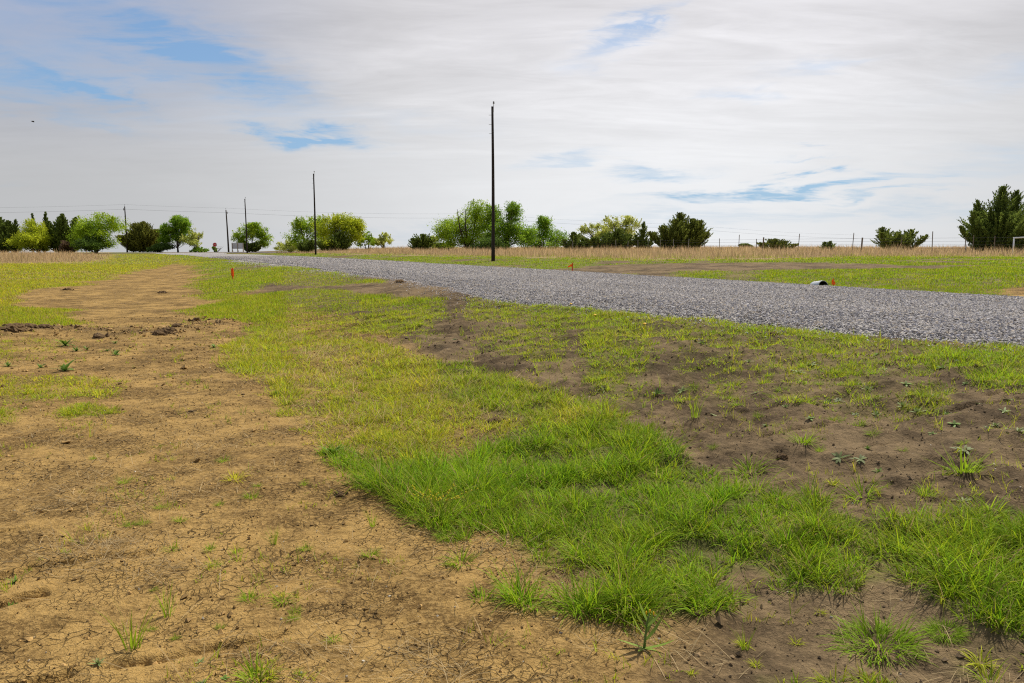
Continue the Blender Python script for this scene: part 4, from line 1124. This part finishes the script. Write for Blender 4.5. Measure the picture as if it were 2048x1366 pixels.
z4 = [(500, 150), (670, 280), (1210, 168), (870, 420), (1185, 410), (780, 512), (705, 522), (970, 500), (1130, 645), (1280, 650), (1590, 960), (1575, 1010), (1190, 1065), (950, 1120), (820, 1065), (1800, 1130), (830, 860), (1610, 1310), (1390, 310), (920, 645), (1640, 300), (1655, 640)]
for i, (a, b) in enumerate(z4):
    put('grass_tuft', TUFT[i % 4], M_GRASS, a / 2.7, 860 + b / 2.7, random.uniform(16, 30), .19, 'small thin grass tuft on the cracked tan clay', 'grass tuft', GT)

GR = 'rosette weeds on the dark slope'
z3 = [(1230, 527), (1370, 524), (1180, 457), (1560, 534), (1130, 647), (1205, 667), (960, 687), (905, 707), (1440, 697), (1520, 692), (1600, 668), (1690, 674), (1705, 617), (1425, 772), (1780, 747), (1060, 772), (650, 772), (250, 797), (475, 692), (1830, 887), (1130, 1008),
      (1510, 902), (440, 492), (330, 492), (220, 452), (160, 372), (720, 547), (1960, 717), (720, 720), (540, 850), (1640, 860), (1880, 850)]
for i, (a, b) in enumerate(z3):
    put('rosette_weed', ROS[(i * 5 + i // 3) % 6], M_WEED, 1348 + a / 2.926, 560 + b / 2.926, random.choice((13, 17, 21, 25, 32)), .13, 'small rosette weed lying flat on the dark soil slope below the road', 'weed', GR)
z2 = [(1210, 662), (1490, 652), (1840, 702), (820, 692), (770, 292), (610, 352), (1660, 282), (1480, 542), (1680, 520), (1940, 660)]
for i, (a, b) in enumerate(z2):
    put('rosette_weed', ROS[(i * 5 + i // 3) % 6], M_WEED, 700 + a / 2.926, 560 + b / 2.926, random.choice((12, 16, 20, 27)), .13, 'small rosette weed lying flat on the dark soil slope below the road', 'weed', GR)
for (px, py, w, lb) in [(1720, 774, 36, 'widest rosette weed high on the dark slope, left of a grass patch'), (1622, 733, 34, 'bright silvery rosette weed just below the roadside grass'), (1812, 774, 34, 'pointed leaved rosette weed left of the right lush patch'),
                        (1805, 812, 34, 'pale twin rosette weed above the long rut'), (1753, 823, 26, 'dark star shaped rosette weed in the middle of the slope'), (1893, 838, 28, 'lone rosette weed at the end of the long rut'),
                        (2008, 830, 32, 'rosette weed nearest the right edge of the slope'), (1620, 846, 34, 'rosette weed with narrow leaves left of the middle mound'), (2035, 872, 40, 'dark rosette weed cut by the right edge'),
                        (1315, 785, 42, 'rosette weed with an upright grass stem behind it'), (1735, 905, 30, 'rosette weed low on the slope above the lush band'), (1928, 908, 42, 'whitish flat rosette weed low on the right slope'),
                        (1678, 924, 40, 'lowest leafy rosette weed beside a grass tuft'), (1720, 928, 34, 'clump of silvery leaves right of the lowest leafy rosette'), (1757, 942, 32, 'grey rosette weed on the brow of the dark mound'),
                        (1925, 1018, 36, 'rosette weed half hidden by grass at right'), (195, 1325, 36, 'dark green star rosette on tan clay at bottom left'), (400, 1318, 26, 'small green rosette in the lowest rut'),
                        (448, 1350, 30, 'left one of two low weeds at the bottom edge on tan clay'), (405, 1358, 26, 'right one of two low weeds at the bottom edge on tan clay')]:
    put('rosette_weed', ROS[(int(w) + px) % 6], M_WEED, px, py, w * .85, .13, lb, 'weed', GR)
GB = 'broad leaved weeds on the tan clay'
for (px, py, w, lb) in [(130, 690, 40, 'dark broad leaved weed behind the left clay strip, nearest the dirt berm'), (152, 700, 24, 'small upright weed right of the dark broad leaved weed'), (174, 697, 22, 'narrow bright weed between two dark weeds near the berm'), (231, 688, 16, 'thin weed closest to the berm'),
                        (214, 702, 18, 'pointed upright weed left of a forked weed'), (232, 710, 26, 'forked weed with two wide leaves on tan clay'), (130, 742, 48, 'biggest spreading dark weed on the left clay'), (80, 735, 22, 'thin stemmed weed left of the biggest spreading weed'),
                        (16, 732, 24, 'weed at the left edge of the clay'), (429, 695, 22, 'small leafy weed between the track and the yellow grass'), (553, 790, 30, 'pale leafy weed at the yellow grass edge'), (688, 675, 24, 'bluish weed clump in the yellow grass top'), (665, 912, 55, 'large dark leaf cluster at the lower left tip of the grass'),
                        (20, 1200, 38, 'bright green leafy clump growing in the left rut'), (30, 1165, 28, 'small green clump in the upper left rut')]:
    put('broadleaf_weed', BRD[int(w) % 3], M_WEED, px, py, w * .85, .24, lb, 'weed', GB)
for (px, py, w, lb) in [(1594, 1280, 30, 'yellow green fern like seedling on dark soil left of the largest lone tuft'), (1512, 1330, 34, 'yellow green fern like seedling on dark soil near the bottom edge'), (1385, 1352, 26, 'tiny yellow green seedling at the bottom edge'), (1485, 1288, 38, 'lacy pale weed at the foot of the upright dark tuft'),
                        (1640, 1222, 24, 'pale seedling just below the lush band'), (1960, 1330, 60, 'lacy dark weed in the bottom right corner'), (1665, 975, 40, 'yellow topped weed left of a spiky tuft on dark soil')]:
    me = tuft_mesh(0, 46, .02, .07, .9, .65)
    put('seedling', me, M_GRASS, px, py, w, .12, lb, 'weed', 'pale seedlings on the dark soil')

# the thistle like weed by itself near the bottom
x, y = W(1288, 1300); z = float(H(np.array(x), np.array(y)))
wl = empty('lettuce_weed', (x, y, z), 'tall weed with long upright leaves alone where tan and dark soil meet at the bottom', 'weed')
MB().tube([(0, 0, -.01), (.004, 0, .05), (.010, .003, .11), (.02, .0, .155)], [.006, .005, .004, .002], 7).build('stem', plain('weed_stem', (.13, .20, .05), .6, .15), wl, True)
specs = [(2.9, 1.35, .095, .0, .003), (-.2, 1.05, .11, .0, -.35), (3.3, .75, .105, .01, -.55), (.3, .55, .10, .03, -.35), (2.7, .45, .10, .045, -.4), (.9, .5, .085, .06, -.3), (3.6, .35, .08, .08, -.2), (.1, .6, .075, .09, -.35), (2.2, .3, .07, .11, 0), (5.2, 1.2, .07, 0, .1), (4.2, 1.3, .06, 0, .1)]
for (a, le, ln, zz, be) in specs:
    le = le + .34 * (le < 1.1); be = be * 1.15; ln = ln * 1.22
    V, Fc, Cc = blades(np.array([[zz * .1, 0, zz + .005]]), np.array([a]), np.array([le]), np.array([ln]), np.array([.017]), np.array([be]), np.array([[.21, .31, .05]]), (.5, .9, 1.0, .8, .5), twist=np.array([.3]))
    link('leaf', mesh_np('leaf', V, Fc, Cc, smooth=True), M_WEED, wl)
for a in ((.02, 0, .16), (.035, .0, .15), (.008, .01, .148)):
    MB().tube([(a[0], a[1], a[2] - .008), (a[0], a[1], a[2]), (a[0], a[1], a[2] + .006)], [.002, .0035, .002], 6).build('flower_bud', M_PETAL, wl, True)

# yellow flowers
def flower(label, px, py, h, n):
    x, y = W(px, py); z = float(H(np.array(x), np.array(y)))
    o = empty('yellow_flower', (x, y, z), label, 'flower', 'yellow wildflowers')
    V, Fc, Cc = blades(np.zeros((16, 3)), R.uniform(0, 6.28, 16), R.uniform(.1, .8, 16), R.uniform(.3, .8, 16) * h, np.full(16, .012), R.uniform(0, .5, 16), np.tile(GREEN * 1.1, (16, 1)))
    link('leaves', mesh_np('leaves', V, Fc, Cc), M_GRASS, o)
    for k in range(n):
        px_, py_ = random.uniform(-.03, .03) * (n > 1), random.uniform(-.03, .03) * (n > 1)
        m = MB().tube([(0, 0, 0), (px_, py_, h)], .003, 5); m.tube([(px_, py_, h - .004), (px_, py_, h + .012), (px_, py_, h + .02)], [.012, .026, .012], 9); m.build('bloom', M_PETAL, o)


flower('single orange yellow wildflower on a leafy stalk below the road', 1289, 668, .16, 1)
flower('tiny yellow wildflower near the roadside grass above the single one', 1190, 640, .09, 1)
flower('small orange yellow wildflower close to the gravel', 1142, 611, .09, 1)
x, y = W(870, 1040); z = float(H(np.array(x), np.array(y)))
mu = empty('mustard_weed', (x, y, z), 'sprawling yellow flowered mustard weed over the left lush tufts', 'weed')
ms, mf = MB(), MB()
rm = random.Random(9)
for k in range(16):
    a = rm.uniform(-.5, 3.6); l = rm.uniform(.14, .30); e = Vector((math.cos(a) * l, math.sin(a) * l * .4 - .03, rm.uniform(.10, .22)))
    md = e * .5 + Vector((0, 0, .05)); ms.tube([(0, 0, 0), md, e], [.0025, .002, .0015], 4, False)
    for j in range(5):
        p = md.lerp(e, j / 4) + Vector((rm.gauss(0, .008), rm.gauss(0, .008), .006)); mf.tube([p - Vector((0, 0, .004)), p, p + Vector((0, 0, .004))], [.002, .0055, .002], 5)
ms.build('stems', plain('mustard_stem', (.24, .27, .03), .6, .15), mu); tag(mf.build('blooms', plain('mustard_bloom', (.62, .52, .02), .6, .1), mu), kind='stuff')

# clods
GC = 'dirt clods'
for (px, py, w, mt, lb) in [(452, 640, 20, M_CLOD, 'dark rounded dirt clod at the right end of the berm'), (33, 668, 34, M_CLOD, 'dark heap of clods at the left end of the berm'), (62, 663, 26, M_CLOD, 'smaller dark clod right of the dark heap on the berm'), (90, 662, 22, M_CLOD, 'flat dark clod on the left part of the berm'),
                            (338, 668, 30, M_CLOD, 'broken brown clod in the middle of the berm'), (318, 672, 24, M_CLOD, 'low brown clod left of the broken one in the middle'), (355, 659, 22, M_CLOD, 'round brown clod on the crest mid berm'), (392, 641, 20, M_CLOD, 'small clod pair member left of the dark rounded clod'),
                            (198, 675, 24, M_CLOD, 'grey brown clod below the berm near the weeds'), (325, 586, 14, M_CLOD, 'dark chip on the far tan patch right side'), (135, 581, 14, M_CLOD, 'dark chip on the far tan patch left side'), (846, 724, 28, M_CLOD, 'low dark dirt mound beside the green strip'),
                            (924, 733, 11, M_CLOD, 'tiny dark clod on the brown slope'), (990, 850, 30, M_TANCLOD, 'pale cracked clod in the yellow grass'), (383, 822, 11, M_TANCLOD, 'small brown clod on the smooth tan track'), (680, 988, 24, M_TANCLOD, 'low brown lump at the smooth clay edge by the grass'),
                            (1565, 915, 20, M_CLOD, 'dark lump at the top of the right dark mound'), (800, 565, 18, M_CLOD, 'brown clod at the road shoulder'), (1546, 675, 22, M_CLOD, 'brown clod in the roadside grass patches')]:
    put('dirt_clod', CLOD[int(w) % 4], mt, px, py, w, 2.0, lb, 'dirt clod', GC, lift=.10)


# ------------------------------------------------------------------ sky, sun, camera
SUN_AZ, SUN_EL = math.radians(32), math.radians(52)
wd = bpy.data.worlds.new('World'); bpy.context.scene.world = wd; wd.use_nodes = True
t = NT.__new__(NT); t.t = wd.node_tree; t.t.nodes.clear()
sky = t.n('ShaderNodeTexSky', sky_type='NISHITA', sun_disc=False, sun_elevation=SUN_EL, sun_rotation=SUN_AZ, altitude=100.0, air_density=1.0, dust_density=1.0, ozone_density=1.5).outputs[0]
dv = t.n('ShaderNodeTexCoord').outputs['Generated']
sx = t.n('ShaderNodeSeparateXYZ', {0: dv}); X, Y, Z = sx.outputs
AZ = t.math('ARCTAN2', X, Y); EL = t.math('ARCSINE', Z)
zc = t.math('ADD', t.math('MAXIMUM', Z, 0.0), .10)
PX, PY = t.math('DIVIDE', X, zc), t.math('DIVIDE', Y, zc)
pv = t.n('ShaderNodeCombineXYZ', {0: PX, 1: PY, 2: 0.0}).outputs[0]
pm = t.n('ShaderNodeMapping', {'Vector': pv, 'Rotation': (0, 0, math.radians(-14)), 'Scale': (.55, 1.5, 1)}).outputs[0]
nA = t.noise(pm, 1.0, 7, .60, .6); nB = t.noise(pm, 3.2, 6, .62, .9)
av = t.n('ShaderNodeCombineXYZ', {0: t.math('MULTIPLY', AZ, 5.0), 1: t.math('MULTIPLY', EL, 22.0), 2: 0.0}).outputs[0]
nW = t.noise(av, 1.3, 5, .6, .4); nW2 = t.noise(av, 3.5, 5, .6, .8)
AZw = t.math('ADD', AZ, t.math('MULTIPLY', t.math('SUBTRACT', nW2, .5), .13)); ELw = t.math('ADD', EL, t.math('MULTIPLY', t.math('SUBTRACT', nW, .5), .085))


def azel(px, py):
    u, v = (px - 1024) / F_PX, (683 - py) / F_PX
    d = Vector((u, CP + v * SP, -SP + v * CP)).normalized()
    return math.atan2(d.x, d.y), math.asin(d.z)


# clear gaps in the high cloud: centre, half lengths, tilt, strength
HOLES = [(400, 105, 185, 50, -24, .78), (480, 150, 110, 22, -18, .42), (190, 45, 150, 18, -10, .42), (330, 60, 120, 20, -16, .4), (300, 130, 100, 14, -10, .4), (195, 190, 75, 17, -16, .85), (60, 150, 120, 30, -8, .34), (40, 215, 110, 12, -6, .45), (200, 262, 60, 9, -4, .4),
         (150, 70, 230, 75, -12, .34), (625, 268, 80, 13, -5, 1.0), (560, 262, 70, 12, -5, .45), (1230, 78, 85, 20, 20, .50), (1310, 40, 60, 12, 22, .35), (1120, 320, 75, 10, 5, .40), (1300, 347, 80, 9, 2, .62), (1500, 385, 170, 8, 5, .75), (1680, 362, 130, 9, 7, .85), (1820, 352, 70, 5, 5, .5),
         (1760, 388, 90, 5, 4, .6), (1420, 400, 90, 8, 4, .55), (1470, 190, 60, 8, 3, .3), (1640, 130, 70, 10, 3, .25), (1620, 315, 45, 4, -6, .3), (1850, 420, 190, 12, 3, .30), (1400, 440, 260, 14, 0, .28), (900, 460, 260, 14, 0, .22), (850, 250, 130, 14, -3, .12), (-300, 80, 300, 40, -8, .6), (2400, 250, 250, 25, 8, .5), (2350, 60, 200, 20, 10, .5)]
acc = None
for (px, py, lx, ly, tl, amp) in HOLES:
    a, e = azel(px, py); sx_, sy_ = lx / F_PX, ly / F_PX; c_, s_ = math.cos(math.radians(tl)), math.sin(math.radians(tl))
    da = t.math('SUBTRACT', AZw, a); de = t.math('SUBTRACT', ELw, e)
    u = t.math('MULTIPLY_ADD', da, c_ / sx_, t.math('MULTIPLY', de, s_ / sx_)); v = t.math('MULTIPLY_ADD', da, -s_ / sy_, t.math('MULTIPLY', de, c_ / sy_))
    q = t.math('MULTIPLY_ADD', u, u, t.math('MULTIPLY', v, v))
    g = t.math('MULTIPLY', t.math('EXPONENT', t.math('MULTIPLY', q, -1.0)), amp)
    acc = g if acc is None else t.math('ADD', acc, g)
gap = t.math('MULTIPLY', acc, t.ramp(nB, .26, .68, .35, 1.08))
gap = t.math('ADD', gap, t.ramp(nA, .62, .85, 0.0, .20))
gap = t.math('MINIMUM', gap, .92)
hz = t.ramp(EL, .03, .22)
cl = t.math('MULTIPLY_ADD', t.ramp(nA, .3, .72, -.10, .10), hz, t.ramp(nW, .3, .7, .985, 1.02))
cl = t.math('MULTIPLY', cl, t.math('MULTIPLY_ADD', t.ramp(nB, .3, .7, -.05, .05), hz, 1.0))
# brighter round the veiled sun's side, greyer high up to the left and at the far right
aB, eB = azel(1330, 330)
dB = t.math('SQRT', t.math('ADD', t.math('POWER', t.math('SUBTRACT', AZ, aB), 2.0), t.math('POWER', t.math('MULTIPLY', t.math('SUBTRACT', EL, eB), 1.3), 2.0)))
glow = t.ramp(dB, .0, .75, 1.13, .68)
glow = t.math('MULTIPLY', glow, t.ramp(dB, .8, 2.3, 1.0, .42))  # dims the unseen cloud overhead and behind the camera, for stronger sun contrast
ccol = t.mix(t.ramp(EL, .03, .30), (6.2, 6.3, 6.42), (6.2, 6.12, 6.35))
ccol = t.mix(1.0, ccol, t.n('ShaderNodeCombineColor', {0: t.math('MULTIPLY', cl, glow), 1: t.math('MULTIPLY', cl, glow), 2: t.math('MULTIPLY', cl, glow)}).outputs[0], 'MULTIPLY')
ccol = t.mix(t.math('MULTIPLY', t.ramp(AZ, -.12, -.55), t.ramp(EL, .06, .30)), ccol, (3.3, 3.75, 5.0))
skyc = t.mix(t.ramp(EL, .30, .0, .25, .75), t.mix(1.0, sky, (.50, .68, .85), 'MULTIPLY'), (2.3, 3.9, 5.9))
fin = t.mix(gap, ccol, skyc)
bg = t.n('ShaderNodeBackground', {'Color': fin, 'Strength': .10})
ow = t.n('ShaderNodeOutputWorld'); t.t.links.new(bg.outputs[0], ow.inputs[0])

sl = bpy.data.lights.new('sun', 'SUN'); sl.energy = 4.3; sl.angle = math.radians(3); sl.color = (1, .93, .80)
so = bpy.data.objects.new('sun', sl); C.objects.link(so)
S = Vector((math.sin(SUN_AZ) * math.cos(SUN_EL), math.cos(SUN_AZ) * math.cos(SUN_EL), math.sin(SUN_EL)))
so.rotation_euler = S.to_track_quat('Z', 'Y').to_euler(); so.location = S * 50

cam = bpy.data.cameras.new('camera'); cam.lens = 28; cam.sensor_width = 36; cam.clip_start = .05; cam.clip_end = 8000
co = bpy.data.objects.new('camera', cam); C.objects.link(co); co.location = (0, 0, EYE); co.rotation_euler = (math.pi / 2 - PITCH, 0, 0)
sc = bpy.context.scene; sc.camera = co
sc.view_settings.view_transform = 'Standard'; sc.view_settings.look = 'None'; sc.view_settings.exposure = .30; sc.view_settings.gamma = 1
sc.cycles.use_denoising = False; sc.cycles.filter_width = 1.15; sc.cycles.max_bounces = 6; sc.cycles.diffuse_bounces = 3; sc.cycles.transparent_max_bounces = 4
